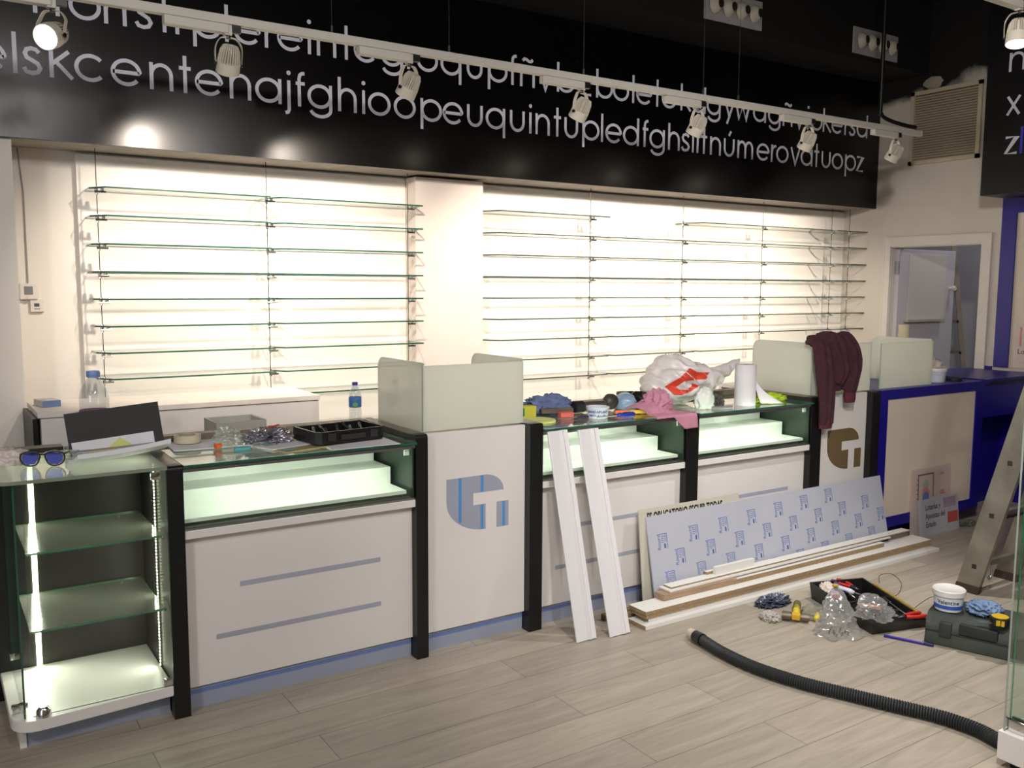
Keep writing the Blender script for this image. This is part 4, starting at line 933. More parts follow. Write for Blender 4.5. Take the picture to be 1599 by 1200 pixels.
def on_bag(pts, name, m, parent, off=.004, src=None):
    """patch draped on the bag: grid points projected on the surface from -Y side"""
    import mathutils
    from mathutils.bvhtree import BVHTree
    me = (src or bo).data; bv = BVHTree.FromPolygons([v.co for v in me.vertices], [p.vertices[:] for p in me.polygons])
    bm = newbm(); t = bmesh.new()
    t.faces.new([t.verts.new((x, -.6, z)) for x, z in pts]); bmesh.ops.triangulate(t, faces=t.faces[:])
    for _ in range(4): bmesh.ops.subdivide_edges(t, edges=t.edges[:], cuts=1, use_grid_fill=True)
    D = Vector((.62, .78, -.08)).normalized(); dead = []
    for v in t.verts:
        st = Vector((v.co.x, 0, v.co.z))-D*.6
        hit = bv.ray_cast(st, D)
        if hit[0] is None: dead.append(v)
        else: v.co = hit[0]-D*off
    bmesh.ops.delete(t, geom=dead, context='VERTS')
    bm2 = merge(bm, t)
    big = [f_ for f_ in bm2.faces if max(e.calc_length() for e in f_.edges) > .03]; bmesh.ops.delete(bm2, geom=big, context='FACES')
    return obj(name, bm2, m, parent)
redm = mat('bag_red_print', (208, 62, 40), .45, var=.05)
on_bag([(-.085, .105), (.02, .15), (.085, .195), (.14, .17), (.235, .165), (.19, .115), (.10, .075), (.03, .055), (-.02, .06)], 'red_emblem', redm, bo)
on_bag([(-.01, .098), (.04, .125), (.10, .130), (.15, .112), (.21, .130), (.215, .124), (.15, .100), (.10, .114), (.05, .108), (.03, .098), (.07, .092), (.10, .098), (.06, .080), (.02, .084)], 'emblem_swirl', plast, bo, .0062)
bm = newbm(); crumple(bm, (3.83, .15, ZD), (.045, .04, .042), 14, 4, .35, 3); tag(obj('steel_wool', bm, mat('dark_grey_lump', (78, 76, 68), .7, var=.4, vscale=40)), 'round dark grey lump of steel wool before the plastic bag', 'steel wool')
bm = newbm(); crumple(bm, (3.71, .115, ZD), (.06, .035, .07), 15, 4, .35, 2); tag(obj('folded_tissue', bm, mat('tissue_green_white', (214, 220, 210), .7), smooth=True), 'greenish white tissue between the red emblem and the pink cloth', 'tissue')
bm = newbm(); box(bm, (0, 0, 0), (.13, .022, .012), .003); tag(obj('grey_bar', bm, mat('bar_grey', (140, 142, 146), .35, .5), loc=(3.73, .08, ZD), rot=(0, 0, R(-14))), 'flat grey metal bar at the glass edge beside the pink cloth', 'bar')
# pink cloth draped over the counter edge at the black upright
pink = mat('pink_cloth', (186, 128, 148), .95, var=.08, vscale=14, bump=.3, bscale=160)
pc = thing('pink_cloth', 'dusty pink cloth draped over the counter edge at a black upright', 'cloth', (3.46, 0, ZD))
bm = newbm()
t2 = bmesh.new(); nx, ny = 40, 44; G = []
for j in range(ny+1):
    row = []
    for i in range(nx+1):
        a, b = i/nx, j/ny; hang = .062*min(1, max(0, (a-.45)*4))+.010
        s = b*(.22+.025+hang); x = -.20+.255*a+.015*math.sin(b*4+a*3)
        if s < .245: y, z = .22-s, .006+.050*max(0, 1-((a-.3)/.4)**2)*max(0, 1-((b-.25)/.4)**2)
        else: y, z = -.027, .006-(s-.245)
        z += .007*abs(noise.noise(Vector((a*5, b*5, 1))))*(1 if s < .22 else 0); y -= .006*abs(noise.noise(Vector((a*7, b*3, 5))))
        row.append(t2.verts.new((x, y, z)))
    G.append(row)
for j in range(ny):
    for i in range(nx): t2.faces.new((G[j][i], G[j][i+1], G[j+1][i+1], G[j+1][i]))
merge(bm, t2); o = obj('cloth', bm, pink, pc, smooth=True); md = o.modifiers.new('thick', 'SOLIDIFY'); md.thickness = .004; md.offset = 0
bm = newbm(); crumple(bm, (-.055, .15, 0), (.085, .065, .075), 21, 5, .30, 2); obj('bunched_fold', bm, pink, pc, smooth=True)
# paper roll
pr = thing('paper_roll', 'upright white paper roll standing at the edge of the third display counter', 'paper roll', (4.015, .115, ZD))
bm = newbm(); lathe(bm, [(.022, .0), (.057, .0), (.057, .22), (.022, .22), (.022, 0)], None, 40); obj('roll', bm, mat('roll_white', (216, 212, 216), .9, bump=.1, bscale=150), pr, smooth=40)
bm = newbm(); lathe(bm, [(.019, .002), (.0215, .002), (.0215, .218), (.019, .218), (.019, .002)], None, 24); obj('core', bm, mat('core_grey', (120, 112, 106), .9), pr, smooth=40)
bm = newbm(); t2 = bmesh.new(); G = []
for j in range(13):
    G.append([t2.verts.new((.045+.018*a/6+.10*((1-j/12)**2)*(a/6)+.05*(1-j/12)**2, -.02-.06*(a/6)*(1-j/12)**1.4-.01*(1-j/12), .003+.16*j/12*(1-.15*a/6))) for a in range(7)])
for j in range(12):
    for a in range(6): t2.faces.new((G[j][a], G[j][a+1], G[j+1][a+1], G[j+1][a]))
merge(bm, t2); bmesh.ops.solidify(bm, geom=bm.faces[:], thickness=.001); obj('loose_sheet', bm, MC['roll_white'], pr, smooth=True)
bm = newbm(); crumple(bm, (4.24, .15, ZD), (.12, .045, .03), 17, 5, .5, 2.6); tag(obj('hi_vis_cloth', bm, mat('hi_vis_yellow', (178, 204, 40), .8, var=.12, vscale=12), smooth=True), 'bright yellow-green cloth behind the paper roll', 'cloth')

# ------------------------------------------------------------ behind the second screens and on the blue counter
bm = newbm(); lathe(bm, [(.031, 0), (.035, 0), (.035, .36), (.031, .36), (.031, 0)], None, 32); tag(obj('cardboard_tube', bm, mat('tube_card', (206, 190, 158), .8), loc=(5.86, .40, .953), smooth=40), 'upright cream cardboard tube standing before the doorway', 'tube')
bottle('clear bottle with a black cap rising behind the frosted screens', (5.60, .62, .953), .04, .27, blk_pl)
bm = newbm(); box(bm, (4.53, .56, .930), (6.1, .80, .952)); box(bm, (4.53, .78, 0), (6.1, .80, .93)); tag(obj('rear_worktop', bm, white_lam), 'white worktop behind the logo module with the sweater', 'worktop')
ft = thing('filler_tub', 'white filler tub with a blue print on the blue counter', 'tub', (5.83, .14, .953))
bm = newbm(); lathe(bm, [(0, 0), (.058, 0), (.068, .075), (0, .075)], None, 32); obj('tub', bm, mat('tub_white', (206, 210, 218), .4), ft, smooth=40)
bm = newbm(); lathe(bm, [(.072, .068), (.073, .085), (.070, .090), (0, .088)], None, 32); obj('lid', bm, mat('lid_white', (214, 212, 208), .4), ft, smooth=40)
curved_text('AGUAPLAST', .014, .062, .045, math.atan2(-3.4, -5.5), ink_blue, ft, taper=.13); 
bm = newbm(); crumple(bm, (6.02, .30, .953), (.12, .08, .085), 19, 5, .4, 2); tag(obj('white_rag', bm, mat('rag_white', (212, 200, 190), .9), smooth=True), 'crumpled white rag behind the filler tub', 'rag')
tp = thing('black_tape_roll', 'black tape roll lying at the start of the dark slot', 'tape roll', (6.02, .12, .953))
bm = newbm(); lathe(bm, [(.02, 0), (.05, 0), (.05, .018), (.02, .018), (.02, 0)], None, 32); obj('tape', bm, rubber, tp, smooth=40)

# maroon sweater over the second screen
sw = mat('maroon_knit', (64, 30, 40), .95, var=.22, vscale=30, bump=.5, bscale=220)
st = thing('maroon_sweater', 'maroon sweater hung over the frosted screen above the bronze logo', 'sweater', (4.60, .04, 1.225))
def cloth_strip(path, wid, th, seed, fold=.01, n=12, seg=28):
    """thick soft strip that follows path: a flattened tube with long folds"""
    P = catmull(path, n); Wd = catmull([Vector((w, t_, 0)) for w, t_ in zip(wid, th)], n)
    t = bmesh.new(); rings = []
    for i, p in enumerate(P):
        d = (P[min(i+1, len(P)-1)]-P[max(i-1, 0)]).normalized(); s = Vector((1, 0, 0)); s = (s-d*s.dot(d)).normalized(); w = s.cross(d)
        ring = []
        for k in range(seg):
            a = 2*PI*k/seg; ca, sa = math.cos(a), math.sin(a)
            f_ = 1+fold*(math.sin(ca*9+seed+i*.06)+.6*math.sin(ca*17+i*.11+seed*2)+1.2*noise.noise(Vector((ca*2, i*.12, seed))))
            ring.append(t.verts.new(p+s*Wd[i].x*1.2*ca+w*Wd[i].y*1.3*sa*f_))
        rings.append(ring)
    for a, b in zip(rings, rings[1:]):
        for k in range(seg): t.faces.new((a[k], a[(k+1) % seg], b[(k+1) % seg], b[k]))
    t.faces.new(rings[0][::-1]); t.faces.new(rings[-1]); return t
bm = newbm()
# body folded over the pane
merge(bm, cloth_strip([(.02, .09, -.24), (.02, .07, -.08), (.02, .045, .03), (.0, -.005, .045), (0, -.03, .0), (.01, -.035, -.12), (.02, -.03, -.25)], [.07, .075, .09, .12, .135, .13, .10], [.022, .022, .022, .022, .022, .024, .02], 1.3, .22))
# left sleeve, long, nearer the camera
merge(bm, cloth_strip([(-.085, .03, .03), (-.10, -.03, .02), (-.105, -.055, -.08), (-.085, -.06, -.2), (-.075, -.062, -.32), (-.07, -.062, -.43)], [.055, .06, .058, .055, .05, .045], [.02, .024, .026, .026, .022, .018], 4.1, .2))
# right shoulder and sleeve
merge(bm, cloth_strip([(.06, .05, .035), (.10, -.01, .04), (.14, -.045, -.02), (.165, -.055, -.12), (.15, -.055, -.22), (.135, -.05, -.295)], [.06, .07, .06, .05, .042, .036], [.022, .03, .03, .026, .022, .018], 7.7, .22))
merge(bm, cloth_strip([(-.03, .05, .04), (-.02, -.02, .05), (.02, -.05, -.02), (.05, -.06, -.13), (.03, -.055, -.21)], [.05, .06, .055, .05, .03], [.02, .026, .026, .024, .014], 9.2, .24))
o = obj('sweater_body', bm, sw, st, smooth=True)
md = o.modifiers.new('remesh', 'REMESH'); md.mode = 'VOXEL'; md.voxel_size = .006; md.use_smooth_shade = True
ms = o.modifiers.new('smooth', 'SMOOTH'); ms.iterations = 4; ms.factor = .5
for (x, z, w) in ((-.07, -.445, .042), (.135, -.31, .034)):
    bm = newbm(); merge(bm, cloth_strip([(x, -.058, z+.05), (x, -.058, z+.02), (x, -.058, z-.008)], [w, w*1.04, w*.98], [.019, .02, .017], 3.3, .1, 6)); obj('cuff', bm, mat('maroon_rib', (88, 34, 50), .95, var=.1, bump=.4, bscale=150), st, smooth=True)
#@@4
# ------------------------------------------------------------ things leaning on the counters
cove = mat('white_trim_paint', (216, 214, 216), .45, var=.01)
def trim(x0, x1, yb, label, topx):
    """coved white door trim leaning on the counter; local x across, y thickness, z along"""
    t = thing('white_trim_profile', label, 'trim board', (x0, yb, .001), group='white coved trims leaning on the counter')
    w = x1-x0; L = .935; a = math.atan2(-yb-.004, .905)
    prof = [(0, 0), (w, 0), (w, .006), (w-.008, .016), (w-.016, .012), (w-.026, .010), (w-.036, .017), (w-.044, .012), (w-.05, .007), (.006, .007), (0, .004)]
    mx = Matrix.Rotation(-a, 4, 'X') @ Matrix.Shear('XZ', 4, ((topx-x0)/L, 0)) if False else Matrix.Rotation(-a, 4, 'X') @ Matrix.Rotation(math.atan2(topx-x0, L), 4, 'Y')
    bm = newbm(); t2 = bmesh.new(); prism(t2, [(p, -q) for p, q in prof], 0.0, L, 'Z'); merge(bm, t2, mx)
    zmin = min(v.co.z for v in bm.verts); bmesh.ops.translate(bm, vec=(0, 0, -zmin), verts=bm.verts)
    obj('profile', bm, cove, t); return t
trim(2.632, 2.742, -.215, 'left one of two long white coved trims leaning on the second counter', 2.615)
trim(2.795, 2.912, -.245, 'right one of two long white coved trims leaning on the second counter', 2.785)
# printed white-blue film sheet
def lean(yb, yt, zt): return Matrix.Rotation(-math.atan2(yt-yb, zt), 4, 'X')
fs = thing('film_covered_panel', 'long pale blue panel printed with repeated blue marks, leaning on the counters', 'panel', (3.205, -.105, .004))
mx = lean(-.105, -.012, .44); HS = .447
bm = newbm(); box(bm, (0, 0, 0), (1.86, .008, HS)); bmesh.ops.transform(bm, matrix=mx, verts=bm.verts); obj('panel_board', bm, mat('film_sheet_pale_blue', (180, 182, 193), .4, var=.04, vscale=2), fs)
def mark(x, z, k=1):
    bm = newbm(); y = -.0012
    def q(a, b, c, d): box(bm, (x+a, y, z+b), (x+c, y+.0008, z+d))
    q(-.014, .036, .034, .039); q(.031, -.036, .034, .039)
    for i in range(5): q(.012, .030-.007*i-.002, .028, .030-.007*i)
    for i in range(4): q(-.006, .028-.010*i-.003, .009, .028-.010*i)
    for i in range(5): q(.010+.002*i, -.034+.004*(i % 2), .0115+.002*i+.002, -.012)
    M2 = Matrix.Translation((x-.012, y, z-.040)) @ FACE_Y @ Matrix.Rotation(PI/2, 4, 'Z')
    t3 = text_mesh('Round', .030, None, None, mx=M2, ext=.0003); me = bpy.data.meshes.new('t'); t3.to_mesh(me); t3.free(); bm.from_mesh(me); bpy.data.meshes.remove(me)
    bmesh.ops.transform(bm, matrix=mx, verts=bm.verts); return bm
for row in range(6):
    for i in range(10):
        x = -.045+.213*i+(.119 if row % 2 else 0)+.0*row+.012*row; z = .405-.094*row+.055*x
        if .03 < x < 1.83 and .03 < z < HS-.05: obj('printed_mark', mark(x, z), ink_blue, fs)
# stencilled sign behind it
sg = thing('stencilled_board', 'off-white board lettered in black capitals behind the pale blue panel', 'sign', (3.165, -.055, .004))
mx = lean(-.055, -.004, .475); bm = newbm(); box(bm, (0, 0, 0), (.695, .006, .478)); bmesh.ops.transform(bm, matrix=mx, verts=bm.verts); obj('board', bm, mat('board_offwhite', (196, 192, 178), .6, var=.06, vscale=4), sg)
text_mesh('ES OBLIGATORIO SEGUIR TODAS', .062, ink_black, sg, 'stencil_writing', mx @ Matrix.Translation((.050, -.0012, .414)) @ FACE_Y, sx=.56, bold=.0016)
# timber and boards piled along the counter foot
WG = 'boards and battens piled at the foot of the counters'
def board(x0, x1, y0, y1, z0, z1, label, name='board', body=chip, top=white_lam, face=None, rz=0, rx=0, bev=0):
    t = thing(name, label, 'board', (x0, (y0+y1)/2, z0), (R(rx), 0, R(rz)), group=WG)
    h_ = z1-z0; w = (y1-y0)/2; k = .0012
    bm = newbm(); box(bm, (0, -w+(.0008 if face else 0), 0), (x1-x0, w, h_-(k if top else 0)), bev); obj('core', bm, body, t)
    if top: bm = newbm(); box(bm, (0, -w, h_-k), (x1-x0, w, h_)); obj('white_face', bm, top, t)
    if face: bm = newbm(); box(bm, (0, -w-.0002, 0), (x1-x0, -w+.0006, h_-k)); obj('white_edge', bm, face, t)
    return t
wl2 = mat('board_white', (220, 217, 212), .45, var=.02)
board(2.985, 5.30, -.272, -.15, .001, .020, 'white-edged board, lowest and nearest of the pile', top=wl2, face=wl2)
board(3.03, 5.255, -.24, -.15, .021, .040, 'white-edged board lying on the lowest one', top=wl2, face=wl2)
board(3.01, 5.25, -.248, -.135, .041, .058, 'chipboard strip with raw front edge, third from the floor', top=wl2)
board(3.005, 5.245, -.25, -.13, .059, .077, 'chipboard strip with a white top, fourth from the floor', top=wl2)
board(3.17, 3.66, -.190, -.125, .078, .108, 'short raw pine batten with a dark end, on the white-topped strip', 'pine_batten', pine, None, bev=.003, rz=-.6)
board(3.64, 4.87, -.195, -.115, .078, .102, 'chipboard strip with a white top right of the pine batten', top=wl2)
board(3.215, 4.96, -.185, -.105, .110, .118, 'thin white board with a printed edge, second from the top', 'thin_board', wl2, None, rz=.4)
board(3.24, 5.16, -.165, -.110, .119, .127, 'thin white strip with a pointed far end, topmost long piece', 'thin_board', chip, wl2, rz=0)
board(3.56, 3.84, -.145, -.125, .128, .165, 'short white block standing on the topmost long strip', 'white_block', wl2, None)
board(3.52, 3.68, -.122, -.102, .128, .142, 'small pale offcut behind the short white block', 'offcut', chip, wl2)
board(2.93, 3.50, -.125, -.085, .001, .022, 'raw pine stick on the floor behind the pile', 'pine_batten', pine, None, rz=1.5)
board(2.90, 3.35, -.085, -.055, .001, .030, 'rough brown batten against the counter plinth', 'pine_batten', mat('brown_batten', (112, 96, 74), .8, var=.2, stretch=(1, 14, 14)), None, rz=.5)
board(2.95, 3.12, -.150, -.130, .001, .012, 'small white offcut on the floor at the left end of the pile', 'offcut', wl2, None)

# two printed sheets leaning on the blue counter
def leaning_sheet(name, label, x0, w, yb, yt, h_, m, rz=0):
    t = thing(name, label, 'poster', (x0, yb, .002), R(rz)); mx = lean(yb, yt, h_)
    bm = newbm(); box(bm, (0, 0, 0), (w, .0015, h_)); bmesh.ops.transform(bm, matrix=mx, verts=bm.verts); return t, obj('sheet', bm, m, t), mx
def flat_on(t, mx, rects, m, name, y=-.001):
    bm = newbm()
    for a, b, c, d in rects: box(bm, (a, y, b), (c, y+.0006, d))
    bmesh.ops.transform(bm, matrix=mx, verts=bm.verts); return obj(name, bm, m, t)
t, o_, mx = leaning_sheet('printed_sheet', 'pinkish printed sheet with a blue oval leaning on the blue counter', 5.395, .435, -.018, -.003, .432, glassmat('pink_film', (.95, .9, .88), .01, .3, frost=.75, milky=(.86, .76, .71)))
pm = mat('sheet_grey_ink', (104, 92, 98), .7)
flat_on(t, mx, [(.075, .385, .245, .395), (.075, .22, .084, .385), (.236, .24, .245, .385)], pm, 'printed_frame')
for k in range(5):
    flat_on(t, mx, [(.062, .24+.03*k, .075, .246+.03*k)], pm, 'printed_tick')
def ellipse(t, mx, cx, cz, rx, rz, m, name, y=-.0012):
    bm = newbm(); prism(bm, [(cx+rx*math.cos(2*PI*i/28), cz+rz*math.sin(2*PI*i/28)) for i in range(28)], y, y+.0006, 'Y'); bmesh.ops.transform(bm, matrix=mx, verts=bm.verts); return obj(name, bm, m, t)
ellipse(t, mx, .160, .265, .038, .045, mat('sheet_red', (190, 128, 122), .7), 'red_oval'); ellipse(t, mx, .160, .225, .037, .055, mat('sheet_blue', (96, 112, 160), .7), 'blue_oval', -.0018)
ellipse(t, mx, .160, .325, .03, .03, mat('sheet_green', (150, 166, 146), .7), 'green_oval', -.0009)
for a, b, l in ((.31, .375, .05), (.31, .262, .06), (.31, .245, .065)): flat_on(t, mx, [(a, b, a+l, b+.006), (a+.01, b+.008, a+l*.8, b+.012)], mat('sheet_red_text', (190, 108, 104), .7), 'red_lines')
t, o_, mx = leaning_sheet('printed_sheet', 'bluish printed sheet with grey lettering and a red box, lower one on the floor', 5.455, .44, -.045, -.021, .235, glassmat('grey_film', (.9, .9, .93), .01, .3, frost=.85, milky=(.72, .71, .76)))
gi = mat('sheet_letter_grey', (94, 96, 104), .7)
for s_, zz in (('Loterías y', .165), ('Apuestas del', .110), ('Estado', .055)):
    text_mesh(s_, .050, gi, t, 'sheet_writing', mx @ Matrix.Translation((.075, -.0012, zz)) @ FACE_Y, sx=.82, bold=.001)
flat_on(t, mx, [(.315, .055, .43, .125)], mat('sheet_red_box', (170, 70, 66), .6), 'red_box'); flat_on(t, mx, [(.275, .16, .41, .22)], mat('sheet_mauve', (150, 132, 150), .6), 'mauve_box')
bm = newbm(); crumple(bm, (6.02, -.03, 0), (.07, .03, .025), 31, 4, .5, 3); tag(obj('crumpled_scrap', bm, mat('scrap_grey_green', (104, 108, 96), .7)), 'crumpled grey scrap on the floor right of the printed sheets', 'scrap')

# ------------------------------------------------------------ things on the floor
# hose
hs = thing('vacuum_hose', 'long black corrugated vacuum hose snaking across the floor', 'hose', (3.07, -.55, 0))
HP = [(3.072, -.545, .030), (3.052, -.68, .027), (3.050, -.86, .027), (3.092, -1.05, .027), (3.158, -1.21, .027), (3.226, -1.37, .027), (3.285, -1.51, .027), (3.305, -1.64, .027), (3.29, -1.74, .027), (3.25, -1.86, .027), (3.10, -2.05, .027)]
HP = HP[:-2]+[(3.31, -1.90, .0265), (3.40, -2.10, .0265)]
PP = catmull(HP, 60); 
# even spacing
acc = [0]
for a, b in zip(PP, PP[1:]): acc.append(acc[-1]+(b-a).length)
n_ = int(acc[-1]/.0032); Q = []; j = 0
for i in range(n_):
    s_ = acc[-1]*i/(n_-1)
    while j < len(acc)-2 and acc[j+1] < s_: j += 1
    k = (s_-acc[j])/max(1e-9, acc[j+1]-acc[j]); Q.append(PP[j].lerp(PP[j+1], k)-Vector((3.07, -.55, 0)))
bm = newbm(); tube(bm, Q, [.0245 if (i % 3) else .0205 for i in range(n_)], 16); obj('corrugated_tube', bm, mat('hose_rubber', (34, 36, 38), .5, var=.2), hs, smooth=30)
bm = newbm(); P0 = Vector((.002, .005, .030)); P1 = Vector((.010, .062, .030)); cyl(bm, P0, P1, .027, .025, 24, bev=.004); obj('black_collar', bm, blk_pl, hs, smooth=40)
bm = newbm(); P2 = Vector((.014, .098, .030)); cyl(bm, P1+Vector((0, .001, 0)), P2, .024, .021, 24, bev=.002); obj('cream_nozzle', bm, mat('nozzle_offwhite', (196, 186, 160), .5), hs, smooth=40)
# hammer
hm = thing('hammer', 'yellow and black claw hammer lying by the tool tray', 'hammer', (3.655, -.565, 0), R(-53))
bm = newbm(); cyl(bm, (-.062, 0, .024), (-.02, 0, .024), .021, seg=20, bev=.003); cyl(bm, (-.02, 0, .024), (.03, 0, .024), .016, seg=16); cyl(bm, (.03, 0, .024), (.062, 0, .024), .020, .017, 20, bev=.003); obj('head', bm, mat('hammer_steel', (120, 108, 92), .45, .7, var=.3), hm, smooth=40)
bm = newbm(); box(bm, (-.018, -.019, .012), (.022, .019, .042), .006); obj('head_cheek', bm, mat('hammer_yellow', (206, 166, 30), .45), hm)
bm = newbm(); tube(bm, [(0, .018, .026), (.0, .05, .024), (.0, .09, .022), (.0, .10, .022)], [.015, .016, .018, .014], 12); obj('handle_neck', bm, mat('yellow_rubber', (214, 190, 30), .5), hm, smooth=True)
bm = newbm(); tube(bm, [(0, .10, .022), (0, .15, .020), (0, .20, .020), (0, .212, .020)], [.018, .019, .018, .012], 12); obj('handle_grip', bm, mat('grip_dark', (66, 62, 48), .6, col2=(150, 130, 30), vscale=14), hm, smooth=True)
bm = newbm(); crumple(bm, (3.75, -.35, 0), (.09, .05, .028), 33, 5, .6, 3); tag(obj('foil_wrapper', bm, mat('wrapper_bluegrey', (112, 122, 140), .3, .4, var=.5, vscale=25, col2=(40, 40, 46))), 'crumpled blue-grey wrapper beside the hammer', 'wrapper')
bm = newbm(); crumple(bm, (3.575, -.485, 0), (.04, .05, .025), 35, 4, .4, 3); tag(obj('rag', bm, mat('rag_grey', (170, 164, 156), .8)), 'pale rag left of the hammer head', 'rag')
nb = thing('net_bag', 'pale mesh bag with a yellow tool between hammer and tool tray', 'bag', (3.80, -.56, 0), R(-60))
bm = newbm(); crumple(bm, (0, 0, 0), (.06, .09, .028), 37, 4, .35, 2); obj('mesh', bm, glassmat('mesh_plastic', (.9, .9, .85), .02, .3, frost=.5, milky=(.6, .58, .46)), nb, smooth=True)
bm = newbm(); tube(bm, [(.02, -.10, .018), (.02, -.05, .020), (.02, -.03, .020)], [.012, .014, .010], 10); obj('yellow_tip', bm, MC['yellow_rubber'], nb, smooth=True)
# tool tray
tt = thing('tool_tray', 'black plastic tool tray full of tools on the floor', 'tool tray', (0, 0, 0))
tt.location = (3.97, -.39, 0)
O3 = Vector((3.97, -.39, 0))
A, B_, C3, D3 = (3.97, -.39, .085), (4.26, -.49, .085), (4.115, -.95, .035), (3.80, -.87, .060)
bm = newbm(); t2 = bmesh.new()
cen = (Vector(A)+Vector(B_)+Vector(C3)+Vector(D3))/4
out_t = [Vector(p)-O3 for p in (A, B_, C3, D3)]; out_b = [Vector((cen.x+(p[0]-cen.x)*.93, cen.y+(p[1]-cen.y)*.95, .001))-O3 for p in (A, B_, C3, D3)]
in_t = [Vector((cen.x+(p[0]-cen.x)*.95, cen.y+(p[1]-cen.y)*.96, p[2]))-O3 for p in (A, B_, C3, D3)]; in_b = [Vector((cen.x+(p[0]-cen.x)*.90, cen.y+(p[1]-cen.y)*.93, .008))-O3 for p in (A, B_, C3, D3)]
V = [[t2.verts.new(p) for p in q] for q in (out_b, out_t, in_t, in_b)]
for a, b in ((0, 1), (1, 2), (2, 3)):
    for k in range(4): t2.faces.new((V[a][k], V[a][(k+1) % 4], V[b][(k+1) % 4], V[b][k]))
t2.faces.new(V[0]); t2.faces.new(V[3][::-1]); merge(bm, t2); obj('tray', bm, blk_pl, tt)
def between(a, b, k): return Vector(a).lerp(Vector(b), k)
bm = newbm(); p = between(A, D3, .52)-O3; q = between(B_, C3, .42)-O3; tube(bm, [p-Vector((0, 0, .01)), q-Vector((0, 0, .01))], .006, 6); obj('divider', bm, blk_pl, tt)
bm = newbm(); p = between(B_, C3, .18)-O3; q = between(B_, C3, .97)-O3; t2 = bmesh.new(); box(t2, (-.008, -.002, 0), (.008, .004, (q-p).length)); m_, _ = align(p+Vector((0, 0, .004)), q+Vector((0, 0, .004))); merge(bm, t2, m_); obj('rim_ruler', bm, mat('ruler_yellow_brown', (150, 128, 60), .5, var=.3, vscale=60), tt)
def tool(name, label, cat, p, q, r_, m, tip=None, tiplen=.4, lift=0):
    """handle + shaft hand tool between two points"""
    p, q = Vector(p), Vector(q); t = thing(name, label, cat, p); d = q-p
    bm = newbm(); tube(bm, [Vector(), d*.04, d*.2, d*(1-tiplen)*.8, d*(1-tiplen)], [r_*.6, r_, r_*.85, r_, r_*.6], 12); obj('handle', bm, m, t, smooth=True)
    bm = newbm(); tube(bm, [d*(1-tiplen), d], r_*.32, 8); obj('shaft', bm, tip or alu, t, smooth=True); return t
def pliers(label, p, ang, m, L_=.17, z=.06, tilt=0):
    t = thing('pliers', label, 'pliers', (p[0], p[1], z), (R(tilt), 0, R(ang)))
    for s_ in (-1, 1):
        bm = newbm(); tube(bm, catmull([(s_*.006, 0, 0), (s_*.016, -.03, 0), (s_*.022, -.07, 0), (s_*.018, -L_*.7, 0)], 5), [.005]+[.0085]*13+[.006]*2, 8); obj('grip', bm, m, t, smooth=True)
    bm = newbm(); tube(bm, [(0, -.005, 0), (0, .015, 0), (0, .05, 0)], [.014, .013, .005], 8, flat=.6); obj('jaws', bm, mat('dark_steel', (70, 70, 74), .35, .8), t, smooth=True)
red = mat('tool_red', (186, 40, 34), .4)
pliers('red-handled pliers at the far side of the tool tray', (4.13, -.52), 170, red, z=.070)
pliers('red-handled cutters reaching over the front of the tool tray', (4.00, -.90), 75, red, z=.062, L_=.15)
tool('screwdriver', 'white and blue screwdriver across the tool tray', 'screwdriver', (4.05, -.47, .075), (4.10, -.64, .055), .014, mat('handle_white', (206, 206, 212), .4))
tool('screwdriver', 'purple-handled screwdriver at the far wall of the tool tray', 'screwdriver', (4.08, -.455, .080), (4.05, -.60, .05), .012, mat('purple_plastic', (56, 44, 150), .4))
tool('chisel', 'long steel chisel with a black handle along the tray rim', 'chisel', (4.16, -.68, .052), (4.03, -.90, .055), .010, blk_pl, tiplen=.7)
tool('screwdriver', 'orange-tipped screwdriver in the near half of the tray', 'screwdriver', (3.99, -.66, .045), (4.10, -.80, .040), .012, mat('handle_orange', (220, 110, 50), .4))
tool('file_tool', 'dark file in the near half of the tray', 'file', (4.11, -.72, .040), (3.95, -.84, .035), .011, mat('handle_teal', (50, 70, 76), .4), MC['dark_steel'])
rt = thing('red_tape_measure', 'round red and white tape reel in the tool tray', 'tape measure', (3.965, -.535, .012))
bm = newbm(); lathe(bm, [(0, 0), (.03, 0), (.036, .012), (.036, .05), (.03, .062), (0, .062)], None, 28); obj('reel', bm, red, rt, smooth=40)
bm = newbm(); lathe(bm, [(.014, .0621), (.028, .0621), (.028, .064), (.014, .064), (.014, .0621)], None, 28); obj('white_ring', bm, MC['tub_white'], rt, smooth=40)
bm = newbm(); crumple(bm, (4.01, -.465, .03), (.04, .035, .045), 41, 4, .35, 2.4); tag(obj('paper_rag', bm, MC['rag_white'], smooth=True), 'white rag in the far corner of the tool tray', 'rag')
bm = newbm(); cyl(bm, (4.03, -.50, .085), (4.03, -.50, .094), .015, seg=16, bev=.002); tag(obj('yellow_cap', bm, MC['hammer_yellow'], smooth=40), 'small yellow cap on the white rag in the tray', 'cap')
bm = newbm(); tube(bm, catmull([(4.24, -.60, .09), (4.27, -.58, .12), (4.31, -.62, .13), (4.30, -.68, .10), (4.24, -.70, .06), (4.20, -.66, .05)], 8), .0018, 6); tag(obj('wire_loop', bm, mat('wire_brown', (74, 50, 40), .5), smooth=True), 'thin brown wire looping out of the tool tray', 'wire')
bm = newbm(); tube(bm, catmull([(4.17, -.84, .05), (4.24, -.83, .06), (4.28, -.86, .09), (4.27, -.90, .08), (4.33, -.90, .10)], 8), .0015, 6); tag(obj('wire_loop', bm, rubber, smooth=True), 'thin black wire poking up beside the tray towards the ladder', 'wire')
